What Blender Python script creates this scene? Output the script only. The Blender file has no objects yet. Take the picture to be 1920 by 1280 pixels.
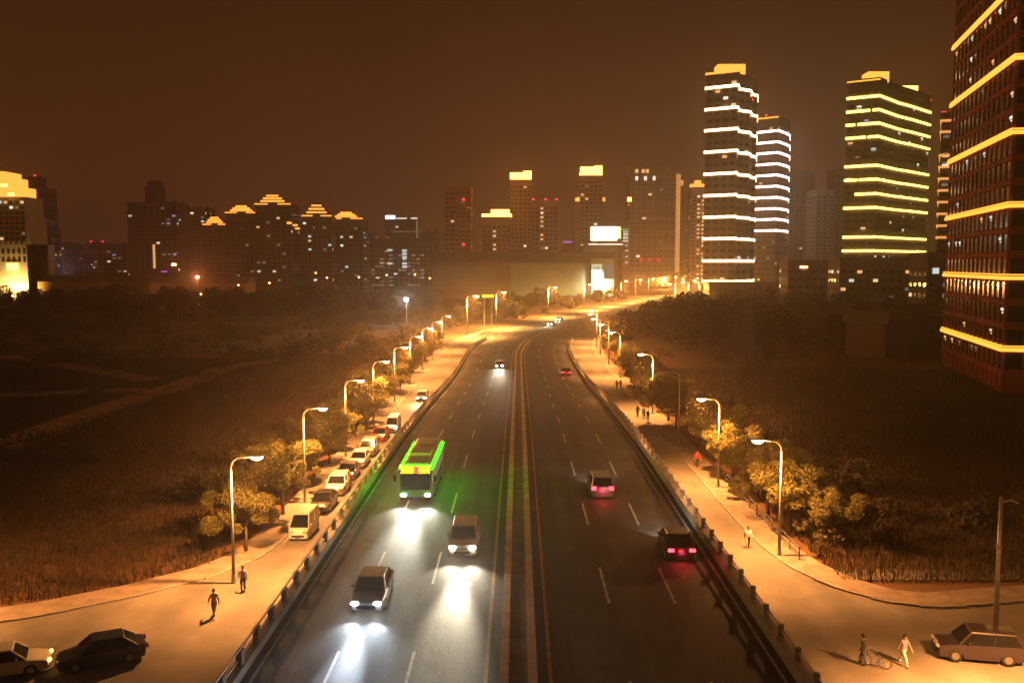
import bpy, bmesh, math, random
import numpy as np
from mathutils import Vector, Matrix, Euler

random.seed(7)
SC = bpy.context.scene
COL = SC.collection
PI = math.pi
R = math.radians

# ------------------------------------------------------------------ camera, sky, exposure
CAM_H = 22.0
FPX = 1700.0
PITCH = math.atan(145.0 / FPX)
YAW = math.atan(12.0 / FPX)
cam_data = bpy.data.cameras.new('camera')
cam_data.sensor_width = 36.0
cam_data.lens = 36.0 * FPX / 1920.0
cam_data.clip_start = 0.5
cam_data.clip_end = 6000.0
cam = bpy.data.objects.new('camera', cam_data)
COL.objects.link(cam)
cam.location = (0, 0, CAM_H)
cam.rotation_euler = (PI / 2 - PITCH, 0, YAW)
SC.camera = cam

world = bpy.data.worlds.new('World')
SC.world = world
world.use_nodes = True
wn, wl = world.node_tree.nodes, world.node_tree.links
wn.clear()
w_out = wn.new('ShaderNodeOutputWorld')
w_bg = wn.new('ShaderNodeBackground')
w_geo = wn.new('ShaderNodeTexCoord')
w_sep = wn.new('ShaderNodeSeparateXYZ')
w_ramp = wn.new('ShaderNodeValToRGB')
w_noise = wn.new('ShaderNodeTexNoise')
w_noise.inputs['Scale'].default_value = 2.2
w_noise.inputs['Detail'].default_value = 4
w_mul = wn.new('ShaderNodeMath'); w_mul.operation = 'MULTIPLY_ADD'
w_mul.inputs[1].default_value = 0.22; w_mul.inputs[2].default_value = -0.11
w_add = wn.new('ShaderNodeMath'); w_add.operation = 'ADD'
wl.new(w_geo.outputs['Generated'], w_sep.inputs[0])
wl.new(w_geo.outputs['Generated'], w_noise.inputs['Vector'])
wl.new(w_noise.outputs[0], w_mul.inputs[0])
wl.new(w_sep.outputs['Z'], w_add.inputs[0])
wl.new(w_mul.outputs[0], w_add.inputs[1])
wl.new(w_add.outputs[0], w_ramp.inputs[0])
# light-polluted night sky: sodium glow low down, fading upwards
el = w_ramp.color_ramp.elements
el[0].position = 0.0;  el[0].color = (0.170, 0.056, 0.018, 1)
el[1].position = 1.0;  el[1].color = (0.056, 0.0170, 0.0048, 1)
e = el.new(0.12); e.color = (0.108, 0.0340, 0.0100, 1)
e = el.new(0.30); e.color = (0.062, 0.0180, 0.0052, 1)
wl.new(w_ramp.outputs[0], w_bg.inputs['Color'])
w_bg.inputs['Strength'].default_value = 0.72
wl.new(w_bg.outputs[0], w_out.inputs['Surface'])

SC.view_settings.view_transform = 'Standard'
SC.view_settings.look = 'None'
SC.view_settings.gamma = 1.0
SC.view_settings.exposure = 0.0
SC.view_settings.use_curve_mapping = False
SC.cycles.max_bounces = 4
SC.cycles.diffuse_bounces = 2
SC.cycles.glossy_bounces = 2
SC.cycles.transmission_bounces = 2
SC.cycles.volume_bounces = 0
SC.cycles.sample_clamp_indirect = 2.0
SC.cycles.use_denoising = True
SC.cycles.use_light_tree = True

CAMR = Euler((PI / 2 - PITCH, 0, YAW)).to_matrix()

def ray(px, py):
    return CAMR @ Vector(((px - 960) / FPX, (640 - py) / FPX, -1.0))

def at(px, py, Y):
    d = ray(px, py); t = Y / d.y
    return Vector((d.x * t, Y, CAM_H + d.z * t))

def gnd(px, py, z=0.0):
    d = ray(px, py); t = (z - CAM_H) / d.z
    return Vector((d.x * t, d.y * t, z))

# ------------------------------------------------------------------ materials
M = {}

def mat(name, col, rough=0.8, metal=0.0, var=0.0, scale=1.0, bump=0.0, detail=5, col2=None, spec=0.5, coat=0.0, bscale=None):
    m = bpy.data.materials.new(name); m.use_nodes = True
    n, l = m.node_tree.nodes, m.node_tree.links
    b = n['Principled BSDF']
    b.inputs['Base Color'].default_value = (*col, 1)
    b.inputs['Roughness'].default_value = rough
    b.inputs['Metallic'].default_value = metal
    b.inputs['Specular IOR Level'].default_value = spec
    b.inputs['Coat Weight'].default_value = coat
    if var or bump or col2:
        tc = n.new('ShaderNodeTexCoord'); nz = n.new('ShaderNodeTexNoise')
        nz.inputs['Scale'].default_value = scale; nz.inputs['Detail'].default_value = detail
        nz.inputs['Roughness'].default_value = 0.62
        l.new(tc.outputs['Object'], nz.inputs['Vector'])
        rp = n.new('ShaderNodeValToRGB')
        c2 = col2 if col2 else tuple(min(1, c * (1 + var)) for c in col)
        c1 = col if col2 else tuple(c * (1 - var) for c in col)
        rp.color_ramp.elements[0].position = 0.36; rp.color_ramp.elements[0].color = (*c1, 1)
        rp.color_ramp.elements[1].position = 0.66; rp.color_ramp.elements[1].color = (*c2, 1)
        l.new(nz.outputs[0], rp.inputs[0]); l.new(rp.outputs[0], b.inputs['Base Color'])
        if bump:
            nb = n.new('ShaderNodeTexNoise'); nb.inputs['Scale'].default_value = bscale or scale * 8
            nb.inputs['Detail'].default_value = 3
            l.new(tc.outputs['Object'], nb.inputs['Vector'])
            bp = n.new('ShaderNodeBump'); bp.inputs['Strength'].default_value = bump
            bp.inputs['Distance'].default_value = 0.05
            l.new(nb.outputs[0], bp.inputs['Height']); l.new(bp.outputs[0], b.inputs['Normal'])
    M[name] = m
    return m

def emit(name, col, strength, sampled=False):
    m = bpy.data.materials.new(name); m.use_nodes = True
    n, l = m.node_tree.nodes, m.node_tree.links
    n.clear()
    o = n.new('ShaderNodeOutputMaterial'); e_ = n.new('ShaderNodeEmission')
    e_.inputs['Color'].default_value = (*col, 1); e_.inputs['Strength'].default_value = strength
    l.new(e_.outputs[0], o.inputs['Surface'])
    m.cycles.emission_sampling = 'AUTO' if sampled else 'NONE'
    M[name] = m
    return m

def leafmat(name, c1, c2, scale=0.6):
    m = mat(name, c1, 0.7, 0, 0, scale, 0, 4, c2)
    n, l = m.node_tree.nodes, m.node_tree.links
    b = n['Principled BSDF']; o = n['Material Output']
    t = n.new('ShaderNodeBsdfTranslucent'); mx = n.new('ShaderNodeMixShader')
    mx.inputs[0].default_value = 0.35
    rp = [x for x in n if x.type == 'VALTORGB'][0]
    l.new(rp.outputs[0], t.inputs['Color'])
    l.new(b.outputs[0], mx.inputs[1]); l.new(t.outputs[0], mx.inputs[2])
    l.new(mx.outputs[0], o.inputs['Surface'])
    return m

mat('asphalt', (0.050, 0.047, 0.044), 0.75, 0, 0.35, 0.35, 0.35, 8, bscale=9)
mat('dusty_asphalt', (0.17, 0.155, 0.135), 0.9, 0, 0.22, 0.22, 0.3, 9, bscale=7)
mat('paving', (0.24, 0.19, 0.155), 0.9, 0, 0.25, 0.8, 0.3, 6)
mat('concrete', (0.30, 0.285, 0.26), 0.85, 0, 0.22, 0.7, 0.25, 7)
mat('median_paint', (0.62, 0.48, 0.30), 0.8, 0, 0.25, 0.9, 0.2, 6)
mat('kerbstone', (0.33, 0.31, 0.28), 0.85, 0, 0.2, 1.3, 0.2, 6)
mat('soil', (0.15, 0.066, 0.026), 1.0, 0, 0, 0.022, 0.8, 9, (0.07, 0.043, 0.015), bscale=0.6)
mat('planting_soil', (0.20, 0.15, 0.10), 1.0, 0, 0.3, 1.5, 0.4)
mat('yellow_paint', (0.55, 0.36, 0.06), 0.7, 0, 0.25, 2.0)
mat('white_paint', (0.55, 0.54, 0.50), 0.7, 0, 0.3, 2.5)
mat('galvanised', (0.42, 0.42, 0.43), 0.45, 0.7, 0.15, 3.0)
mat('rail_metal', (0.27, 0.19, 0.13), 0.6, 0.1, 0.2, 3.0)
mat('blue_metal', (0.20, 0.25, 0.34), 0.5, 0.4, 0.2, 3.0)
mat('bark', (0.09, 0.065, 0.045), 0.95, 0, 0.35, 5.0, 0.6)
leafmat('leaf', (0.095, 0.095, 0.020), (0.17, 0.15, 0.036), 0.7)
leafmat('leaf_dark', (0.060, 0.048, 0.014), (0.10, 0.078, 0.022), 0.12)
leafmat('grass_blade', (0.034, 0.030, 0.011), (0.070, 0.050, 0.019), 0.05)
mat('facade_dark', (0.19, 0.125, 0.08), 0.8, 0, 0.2, 0.08)
mat('facade_tan', (0.44, 0.27, 0.16), 0.8, 0, 0.2, 0.07)
mat('facade_red', (0.42, 0.13, 0.06), 0.8, 0, 0.25, 0.09)
mat('facade_grey', (0.20, 0.185, 0.17), 0.8, 0, 0.2, 0.07)
mat('facade_pale', (0.50, 0.44, 0.35), 0.8, 0, 0.15, 0.05)
mat('panel_pale', (0.27, 0.31, 0.21), 0.7, 0, 0.10, 0.06)
mat('roof_dark', (0.06, 0.05, 0.045), 0.8, 0, 0.2, 0.2)
mat('window_glass', (0.020, 0.020, 0.022), 0.12, 0, 0, spec=0.6)
mat('tyre', (0.012, 0.012, 0.012), 0.85)
mat('rim_metal', (0.45, 0.45, 0.46), 0.35, 0.8)
mat('black_plastic', (0.02, 0.02, 0.02), 0.6)
mat('car_glass', (0.012, 0.013, 0.015), 0.06, spec=0.6)
mat('car_white', (0.72, 0.70, 0.66), 0.35, coat=0.5)
mat('car_silver', (0.40, 0.41, 0.42), 0.35, 0.5, coat=0.5)
mat('car_black', (0.018, 0.018, 0.02), 0.3, coat=0.6)
mat('car_navy', (0.02, 0.026, 0.06), 0.3, coat=0.6)
mat('car_red', (0.42, 0.025, 0.02), 0.35, coat=0.5)
mat('car_grey', (0.14, 0.14, 0.145), 0.35, 0.3, coat=0.5)
mat('car_plum', (0.028, 0.018, 0.03), 0.35, 0.2, coat=0.5)
mat('bus_green', (0.05, 0.28, 0.06), 0.35, coat=0.4)
mat('bus_white', (0.62, 0.64, 0.58), 0.4, coat=0.3)
mat('plate_blue', (0.02, 0.06, 0.28), 0.5)
mat('lamp_off', (0.35, 0.34, 0.30), 0.25)
mat('tail_off', (0.25, 0.015, 0.012), 0.25)
mat('skin', (0.45, 0.27, 0.18), 0.6)
mat('hair', (0.012, 0.010, 0.009), 0.6)
for nm, c in {'cloth_white': (0.70, 0.68, 0.65), 'cloth_red': (0.45, 0.03, 0.03), 'cloth_dark': (0.03, 0.03, 0.035),
              'cloth_lilac': (0.38, 0.30, 0.42), 'cloth_denim': (0.07, 0.09, 0.16), 'cloth_tan': (0.32, 0.24, 0.16),
              'shoe': (0.03, 0.028, 0.026)}.items():
    mat(nm, c, 0.9, 0, 0.15, 6.0)

def wear(m, amt, sx, sy):
    n, l = M[m].node_tree.nodes, M[m].node_tree.links
    b = n['Principled BSDF']; src = b.inputs['Base Color'].links[0].from_socket
    tc = n.new('ShaderNodeTexCoord'); mp = n.new('ShaderNodeMapping'); nz = n.new('ShaderNodeTexNoise'); mr = n.new('ShaderNodeMapRange')
    mp.inputs['Scale'].default_value = (sx, sy, 1); nz.inputs['Scale'].default_value = 1.0; nz.inputs['Detail'].default_value = 5
    mr.inputs['From Min'].default_value = 0.35; mr.inputs['From Max'].default_value = 0.68
    mr.inputs['To Min'].default_value = 1 - amt; mr.inputs['To Max'].default_value = 1 + amt
    mx = n.new('ShaderNodeMix'); mx.data_type = 'RGBA'; mx.blend_type = 'MULTIPLY'; mx.inputs['Factor'].default_value = 1.0
    l.new(tc.outputs['Object'], mp.inputs[0]); l.new(mp.outputs[0], nz.inputs['Vector']); l.new(nz.outputs[0], mr.inputs[0])
    l.new(src, mx.inputs['A']); l.new(mr.outputs[0], mx.inputs['B']); l.new(mx.outputs['Result'], b.inputs['Base Color'])
wear('asphalt', 0.45, 1.1, 0.025)
wear('dusty_asphalt', 0.20, 0.35, 0.09)
SODIUM = (1.0, 0.37, 0.09)
SODIUM_Y = (1.0, 0.44, 0.10)
emit('lamp_glow', (1.0, 0.72, 0.34), 26.0)
emit('lamp_glow_far', (1.0, 0.66, 0.22), 30.0)
emit('lamp_dim', (1.0, 0.60, 0.25), 2.0)
emit('flood_cool', (0.75, 0.95, 1.0), 45.0)
emit('flood_blue', (0.6, 0.72, 1.0), 30.0)
emit('lamp_red', (1.0, 0.06, 0.03), 10.0)
emit('lamp_orange', (1.0, 0.30, 0.10), 18.0)
emit('beacon_red', (1.0, 0.03, 0.05), 3.5)
emit('band_white', (1.0, 0.66, 0.30), 9.0, True)
emit('band_lilac', (1.0, 0.72, 0.66), 8.0, True)
emit('band_yellow', (1.0, 0.72, 0.13), 5.0, True)
emit('band_orange', (1.0, 0.42, 0.045), 1.9)
emit('band_orange_dim', (1.0, 0.40, 0.10), 1.1)
emit('crown_glow_yellow', (1.0, 0.36, 0.05), 2.3, True)  # floodlight on the tower crowns is put into these materials as glow
emit('crown_glow_hot', (1.0, 0.40, 0.07), 9.0, True)
emit('crown_glow_gold', (1.0, 0.56, 0.10), 1.25)
emit('strip_amber', (1.0, 0.42, 0.13), 0.85)
emit('win_warm', (1.0, 0.66, 0.30), 1.15)
emit('win_amber', (1.0, 0.50, 0.18), 1.1)
emit('win_cool', (0.80, 0.95, 0.90), 0.85)
emit('win_white', (1.0, 0.92, 0.70), 1.3)
emit('win_dim', (0.75, 0.55, 0.32), 0.28)
emit('win_dimcool', (0.60, 0.62, 0.50), 0.22)
emit('win_blue', (0.50, 0.55, 1.0), 0.6)
emit('billboard_glow', (0.97, 1.0, 0.75), 4.5, True)
emit('billboard_yellow', (1.0, 1.0, 0.35), 2.4)
emit('sign_white', (1.0, 1.0, 0.82), 3.5)
emit('sign_soft', (0.95, 1.0, 0.62), 0.75)
emit('sign_blue', (0.78, 0.78, 1.0), 3.2)
emit('sign_green', (0.15, 0.9, 0.08), 0.7)
emit('sign_yellow', (1.0, 0.85, 0.02), 2.0)
emit('sign_magenta', (0.8, 0.15, 0.9), 0.8)
emit('sign_red', (1.0, 0.06, 0.05), 0.7)
emit('head_warm', (1.0, 0.92, 0.74), 60.0)
emit('head_cool', (0.80, 0.90, 1.0), 60.0)
emit('tail_red', (1.0, 0.03, 0.05), 9.0)
emit('led_amber', (1.0, 0.78, 0.02), 3.2)
emit('led_red', (1.0, 0.14, 0.06), 2.6)
emit('added_green_glow', (0.0022, 1.0, 0.0006), 120.0, True)  # for the strips added to the bus to tint the road green
emit('marker_amber', (1.0, 0.50, 0.10), 6.0)

# ------------------------------------------------------------------ mesh helpers
class MB:
    def __init__(s):
        s.v = []; s.f = []; s.m = []
    def quad(s, a, b, c, d, mi=0):
        i = len(s.v); s.v += [tuple(a), tuple(b), tuple(c), tuple(d)]
        s.f.append((i, i + 1, i + 2, i + 3)); s.m.append(mi); return s
    def box(s, c, sz, mi=0, rz=0.0, taper=1.0):
        hx, hy, hz = sz[0] / 2, sz[1] / 2, sz[2] / 2
        i = len(s.v); cs, sn = math.cos(rz), math.sin(rz)
        for (x, y, z) in ((-1, -1, -1), (1, -1, -1), (1, 1, -1), (-1, 1, -1), (-1, -1, 1), (1, -1, 1), (1, 1, 1), (-1, 1, 1)):
            k = taper if z > 0 else 1.0
            X, Y = x * hx * k, y * hy * k
            s.v.append((c[0] + X * cs - Y * sn, c[1] + X * sn + Y * cs, c[2] + z * hz))
        for q in ((0, 3, 2, 1), (4, 5, 6, 7), (0, 1, 5, 4), (1, 2, 6, 5), (2, 3, 7, 6), (3, 0, 4, 7)):
            s.f.append(tuple(i + k for k in q)); s.m.append(mi)
        return s
    def prism(s, poly, z0, z1, mi=0, top=1.0):
        n = len(poly); i = len(s.v)
        cx = sum(p[0] for p in poly) / n; cy = sum(p[1] for p in poly) / n
        s.v += [(p[0], p[1], z0) for p in poly]
        s.v += [(cx + (p[0] - cx) * top, cy + (p[1] - cy) * top, z1) for p in poly]
        s.f.append(tuple(i + k for k in reversed(range(n)))); s.m.append(mi)
        s.f.append(tuple(i + n + k for k in range(n))); s.m.append(mi)
        for k in range(n):
            j = (k + 1) % n
            s.f.append((i + k, i + j, i + n + j, i + n + k)); s.m.append(mi)
        return s
    def tube(s, pts, rad, n=8, mi=0, cap=True):
        pts = [Vector(p) for p in pts]
        if not hasattr(rad, '__len__'): rad = [rad] * len(pts)
        i0 = len(s.v); ref = None
        for k, p in enumerate(pts):
            d = (pts[min(k + 1, len(pts) - 1)] - pts[max(k - 1, 0)]).normalized()
            a = Vector((0, 0, 1)) if abs(d.z) < 0.9 else Vector((1, 0, 0))
            if ref is not None: a = ref
            u = d.cross(a)
            if u.length < 1e-6: u = d.cross(Vector((0, 1, 0)))
            u.normalize(); w = u.cross(d).normalized(); ref = w
            for q in range(n):
                t = 2 * PI * q / n
                s.v.append(tuple(p + (u * math.cos(t) + w * math.sin(t)) * rad[k]))
        for k in range(len(pts) - 1):
            for q in range(n):
                r_ = (q + 1) % n
                s.f.append((i0 + k * n + q, i0 + k * n + r_, i0 + (k + 1) * n + r_, i0 + (k + 1) * n + q)); s.m.append(mi)
        if cap:
            s.f.append(tuple(i0 + q for q in reversed(range(n)))); s.m.append(mi)
            s.f.append(tuple(i0 + (len(pts) - 1) * n + q for q in range(n))); s.m.append(mi)
        return s
    def ball(s, c, r, nu=10, nv=6, mi=0, half=None):
        rx, ry, rz = r if hasattr(r, '__len__') else (r, r, r)
        i0 = len(s.v)
        a0, a1 = -PI / 2, PI / 2
        if half == 'low': a1 = 0
        if half == 'up': a0 = 0
        for j in range(nv + 1):
            a = a0 + (a1 - a0) * j / nv
            for q in range(nu):
                t = 2 * PI * q / nu
                s.v.append((c[0] + rx * math.cos(a) * math.cos(t), c[1] + ry * math.cos(a) * math.sin(t), c[2] + rz * math.sin(a)))
        for j in range(nv):
            for q in range(nu):
                p = (q + 1) % nu
                s.f.append((i0 + j * nu + q, i0 + j * nu + p, i0 + (j + 1) * nu + p, i0 + (j + 1) * nu + q)); s.m.append(mi)
        return s
    def mesh(s, name, mats, smooth=False):
        me = bpy.data.meshes.new(name); me.from_pydata(s.v, [], s.f)
        if not isinstance(mats, (list, tuple)): mats = [mats]
        for x in mats: me.materials.append(M[x] if isinstance(x, str) else x)
        if len(mats) > 1: me.polygons.foreach_set('material_index', s.m)
        if smooth: me.polygons.foreach_set('use_smooth', [True] * len(me.polygons))
        me.update()
        return me
    def build(s, name, mats, parent=None, loc=(0, 0, 0), smooth=False):
        return put(name, s.mesh(name, mats, smooth), parent, loc)

def put(name, me, parent=None, loc=(0, 0, 0), rz=0.0):
    o = bpy.data.objects.new(name, me); COL.objects.link(o)
    o.location = loc; o.rotation_euler = (0, 0, rz)
    if parent: o.parent = parent
    return o

def empty(name, loc=(0, 0, 0), rz=0.0):
    o = bpy.data.objects.new(name, None); COL.objects.link(o)
    o.empty_display_size = 0.3
    o.location = loc; o.rotation_euler = (0, 0, rz)
    return o

def tag(o, label=None, cat=None, group=None, kind=None):
    if label: o['label'] = label
    if cat: o['category'] = cat
    if group: o['group'] = group
    if kind: o['kind'] = kind
    return o

def copy_tree(o, parent=None):
    c = o.copy(); COL.objects.link(c); c.parent = parent
    for ch in list(o.children): copy_tree(ch, c)
    return c

def spot(name, parent, loc, energy, col, size_deg, blend, radius, rot=(0, 0, 0)):
    d = bpy.data.lights.new(name, 'SPOT'); d.energy = energy; d.color = col
    d.spot_size = R(size_deg); d.spot_blend = blend; d.shadow_soft_size = radius
    o = bpy.data.objects.new(name, d); COL.objects.link(o)
    o.location = loc; o.rotation_euler = rot; o.parent = parent
    return o

def glow(parent, loc, energy, col, radius=0.12):
    d = bpy.data.lights.new('lamp_glow', 'POINT'); d.energy = energy; d.color = col; d.shadow_soft_size = radius
    o = bpy.data.objects.new('lamp_glow', d); COL.objects.link(o); o.location = loc; o.parent = parent
    return o

ORD = ['nearest', 'second', 'third', 'fourth', 'fifth', 'sixth', 'seventh', 'eighth', 'ninth', 'tenth', 'eleventh', 'twelfth',
       'thirteenth', 'fourteenth', 'fifteenth', 'sixteenth', 'seventeenth', 'eighteenth', 'nineteenth', 'twentieth',
       'twenty-first', 'twenty-second', 'twenty-third', 'twenty-fourth', 'twenty-fifth', 'twenty-sixth', 'twenty-seventh', 'twenty-eighth']

# ------------------------------------------------------------------ road geometry: straight, then a bend to the right
Y0, RAD, ANG = 212.0, 400.0, R(18.5)
LARC = RAD * ANG

def cl(s):
    """centre line point and heading (angle from +Y towards +X) at arc length s"""
    if s <= Y0: return 0.0, s, 0.0
    if s <= Y0 + LARC:
        a = (s - Y0) / RAD
        return RAD * (1 - math.cos(a)), Y0 + RAD * math.sin(a), a
    t = s - Y0 - LARC
    return RAD * (1 - math.cos(ANG)) + t * math.sin(ANG), Y0 + RAD * math.sin(ANG) + t * math.cos(ANG), ANG

def off(s, o, z=0.0):
    x, y, a = cl(s)
    return Vector((x + o * math.cos(a), y - o * math.sin(a), z))

def zr(s):
    """height of the raised carriageway"""
    t = min(1, max(0, (s - 80) / (190 - 80.0))); t = t * t * (3 - 2 * t)
    return 3.6 * (1 - t) + 0.03 * t

def ribbon(mb, o0, o1, s0, s1, step, zf, mi=0):
    n = max(1, int(round((s1 - s0) / step)))
    for k in range(n):
        a, b = s0 + (s1 - s0) * k / n, s0 + (s1 - s0) * (k + 1) / n
        mb.quad(off(a, o0, zf(a)), off(a, o1, zf(a)), off(b, o1, zf(b)), off(b, o0, zf(b)), mi)
    return mb

def beam(mb, o0, o1, s0, s1, step, zb, zt, mi=0):
    """a solid bar along the road between offsets o0 and o1 and heights zb(s) and zt(s)"""
    n = max(1, int(round((s1 - s0) / step)))
    for k in range(n):
        a, b = s0 + (s1 - s0) * k / n, s0 + (s1 - s0) * (k + 1) / n
        P = [off(a, o0, zb(a)), off(a, o1, zb(a)), off(b, o1, zb(b)), off(b, o0, zb(b))]
        Q = [off(a, o0, zt(a)), off(a, o1, zt(a)), off(b, o1, zt(b)), off(b, o0, zt(b))]
        mb.quad(*Q, mi); mb.quad(P[3], P[2], P[1], P[0], mi)
        mb.quad(P[0], Q[0], Q[3], P[3], mi); mb.quad(P[1], P[2], Q[2], Q[1], mi)
        if k == 0: mb.quad(P[0], P[1], Q[1], Q[0], mi)
        if k == n - 1: mb.quad(P[3], Q[3], Q[2], P[2], mi)
    return mb

# ------------------------------------------------------------------ ground, roads, pavements
g = MB()
NX, NY = 64, 54
gx = np.linspace(-1900, 1900, NX + 1); gy = np.linspace(-80, 2700, NY + 1)
for j in range(NY):
    for i in range(NX):
        g.quad((gx[i], gy[j], -0.06), (gx[i + 1], gy[j], -0.06), (gx[i + 1], gy[j + 1], -0.06), (gx[i], gy[j + 1], -0.06))
tag(g.build('ground', 'soil'), kind='structure', label='dark rough open ground either side of the road')

END = 262.0
W = 12.3
main = ribbon(MB(), -W, W, -30, END, 4, lambda s: zr(s) + 0.006).build('main_road', 'asphalt')
tag(main, 'dark raised three-lane dual carriageway running away from the camera', kind='structure')
far = ribbon(MB(), -19.0, 19.0, END, 1500, 8, lambda s: 0.03).build('far_road', 'asphalt')
tag(far, 'far stretch of the road bending right under bright lamps', kind='structure')
sl = ribbon(MB(), -18.6, -12.9, 62, END, 5, lambda s: 0.012).build('service_road_left', 'dusty_asphalt')
tag(sl, 'sodium-lit service road left of the main carriageway', kind='structure')
sr = ribbon(MB(), 12.9, 18.6, 62, END, 5, lambda s: 0.012).build('service_road_right', 'dusty_asphalt')
tag(sr, 'sodium-lit service road right of the main carriageway', kind='structure')

# cross street at the near end, its corners opening out to both sides
LK = [(-18.6, 76), (-18.75, 71), (-19.3, 66.5), (-21.3, 62.4), (-25.2, 58.4), (-30.0, 54.8), (-37, 51.5), (-48, 48.5), (-75, 45)]
RK = [(18.6, 84), (18.7, 76), (19.0, 69), (19.7, 64.5), (21.4, 60.4), (24.0, 57.6), (27.2, 56.6), (32, 57.6), (40, 59), (75, 62)]
cs = MB()
poly = [(-75, -40), (75, -40)] + [(75, 62)] + RK[::-1][1:] + [(18.6, 62), (-18.6, 62)] + LK[1:]
# fan it as strips between the two kerb lines
def kx(K, y):
    P = sorted(K, key=lambda p: p[1])
    if y <= P[0][1]: return P[0][0]
    for a, b in zip(P, P[1:]):
        if a[1] <= y <= b[1]:
            t = (y - a[1]) / max(1e-6, b[1] - a[1]); return a[0] + (b[0] - a[0]) * t
    return P[-1][0]
ys = [45, 48.5, 51.5, 54.8, 58.4, 62.0]
cs.quad((-75, -40, 0.008), (75, -40, 0.008), (75, 45, 0.008), (-75, 45, 0.008))
for a, b in zip(ys, ys[1:]):
    cs.quad((kx(LK, a), a, 0.008), (0, a, 0.008), (0, b, 0.008), (kx(LK, b), b, 0.008))
RB = [(20.5, 62.0), (21.4, 60.4), (24.0, 57.6), (27.2, 56.6), (32, 57.6), (40, 59), (75, 62)]
ry = [(0, 45)] + [(0, 62)] + RB + [(75, 45)]
i = len(cs.v)
cs.v += [(p[0], p[1], 0.008) for p in ry]
cs.f.append(tuple(i + k for k in reversed(range(len(ry))))); cs.m.append(0)
tag(cs.build('cross_street', 'dusty_asphalt'), 'lit street crossing under the near end of the flyover', kind='structure')
# patches that widen the service roads to the flared kerb
fl = MB()
for K, sgn in ((LK, -1), (RK, 1)):
    P = [p for p in K if p[1] >= 62]
    ylist = sorted(set([62.0] + [p[1] for p in P]))
    for a, b in zip(ylist, ylist[1:]):
        q = [(sgn * 18.6, a, 0.0095), (kx(K, a), a, 0.0095), (kx(K, b), b, 0.0095), (sgn * 18.6, b, 0.0095)]
        fl.quad(*(q if sgn > 0 else q[::-1]))
tag(fl.build('road_flare', 'dusty_asphalt'), 'flared road edge where the service roads meet the cross street', kind='structure')

def kerbed_pavement(name, label, K, width, sgn, s1):
    """raised pavement with a kerb line following K and then the straight service-road edge"""
    pts = [Vector((p[0], p[1], 0)) for p in K[::-1]]
    s = max(p[1] for p in K) + 6
    while s < s1:
        pts.append(off(s, sgn * 18.6)); s += 6
    nrm = []
    for k in range(len(pts)):
        d = (pts[min(k + 1, len(pts) - 1)] - pts[max(k - 1, 0)]).normalized()
        nrm.append(Vector((d.y, -d.x, 0)) * sgn)
    pv, kb = MB(), []
    H = 0.13
    for k in range(len(pts) - 1):
        a, b, na, nb = pts[k], pts[k + 1], nrm[k], nrm[k + 1]
        z = Vector((0, 0, H))
        q = [a + na * 0.16 + z * 0.93, a + na * width + z * 0.93, b + nb * width + z * 0.93, b + nb * 0.16 + z * 0.93]
        pv.quad(*(q if sgn > 0 else q[::-1]))
        q = [a + na * width + z * 0.93, a + na * width, b + nb * width, b + nb * width + z * 0.93]
        pv.quad(*(q if sgn > 0 else q[::-1]))
    o = pv.build(name, 'paving'); tag(o, label, kind='structure')
    # kerb stones, each its own piece, as far as they can be told apart
    run = 0.0; tot = []
    for k in range(len(pts) - 1): tot.append((pts[k + 1] - pts[k]).length)
    def along(t):
        for k, L in enumerate(tot):
            if t <= L: return pts[k].lerp(pts[k + 1], t / L), nrm[k].lerp(nrm[k + 1], t / L).normalized()
            t -= L
        return pts[-1], nrm[-1]
    T = sum(tot); t = 0.0; LN = 1.5; cnt = 0
    shared = MB().box((0, 0, H / 2), (LN - 0.03, 0.15, H)).mesh('kerb_stone', 'kerbstone')
    rest = MB()
    while t + LN < T:
        p, n_ = along(t + LN / 2)
        d = Vector((-n_.y, n_.x, 0))
        rz = math.atan2(d.y, d.x)
        q = p + n_ * 0.075
        if p.y < 150 and cnt < 110 and -45 < p.x < 45:
            put('kerb_stone', shared, o, q, rz); cnt += 1
        else:
            rest.box((q.x, q.y, H / 2), (LN - 0.03, 0.15, H), 0, rz)
        t += LN
    tag(rest.build('kerb_line', 'kerbstone', o), kind='stuff')
    return o
kerbed_pavement('pavement_left', 'narrow raised pavement along the left service road', LK, 2.6, -1, 300)
kerbed_pavement('pavement_right', 'narrow raised pavement along the right service road', RK, 2.6, 1, 300)

# the flyover's side walls and deck edge
for sgn, nm in ((-1, 'retaining_wall_left'), (1, 'retaining_wall_right')):
    mb = MB(); a, b = (sgn * 12.31, sgn * 12.85)
    beam(mb, min(a, b), max(a, b), 44, 200, 6, lambda s: -0.05, lambda s: zr(s) - 0.002)
    tag(mb.build(nm, 'concrete'), 'concrete side wall carrying the raised carriageway', kind='structure')
dk = MB(); beam(dk, -12.85, 12.85, -30, 43.9, 6, lambda s: zr(s) - 0.9, lambda s: zr(s) - 0.02)
for x in (-8, 0, 8):
    for y in (8, 27): dk.box((x, y, 1.3), (1.2, 1.2, 2.8))
dk.box((0, 44.4, 1.7), (24.5, 0.8, 3.5))
tag(dk.build('flyover_deck', 'concrete'), 'concrete deck and piers of the flyover over the cross street', kind='structure')

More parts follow.
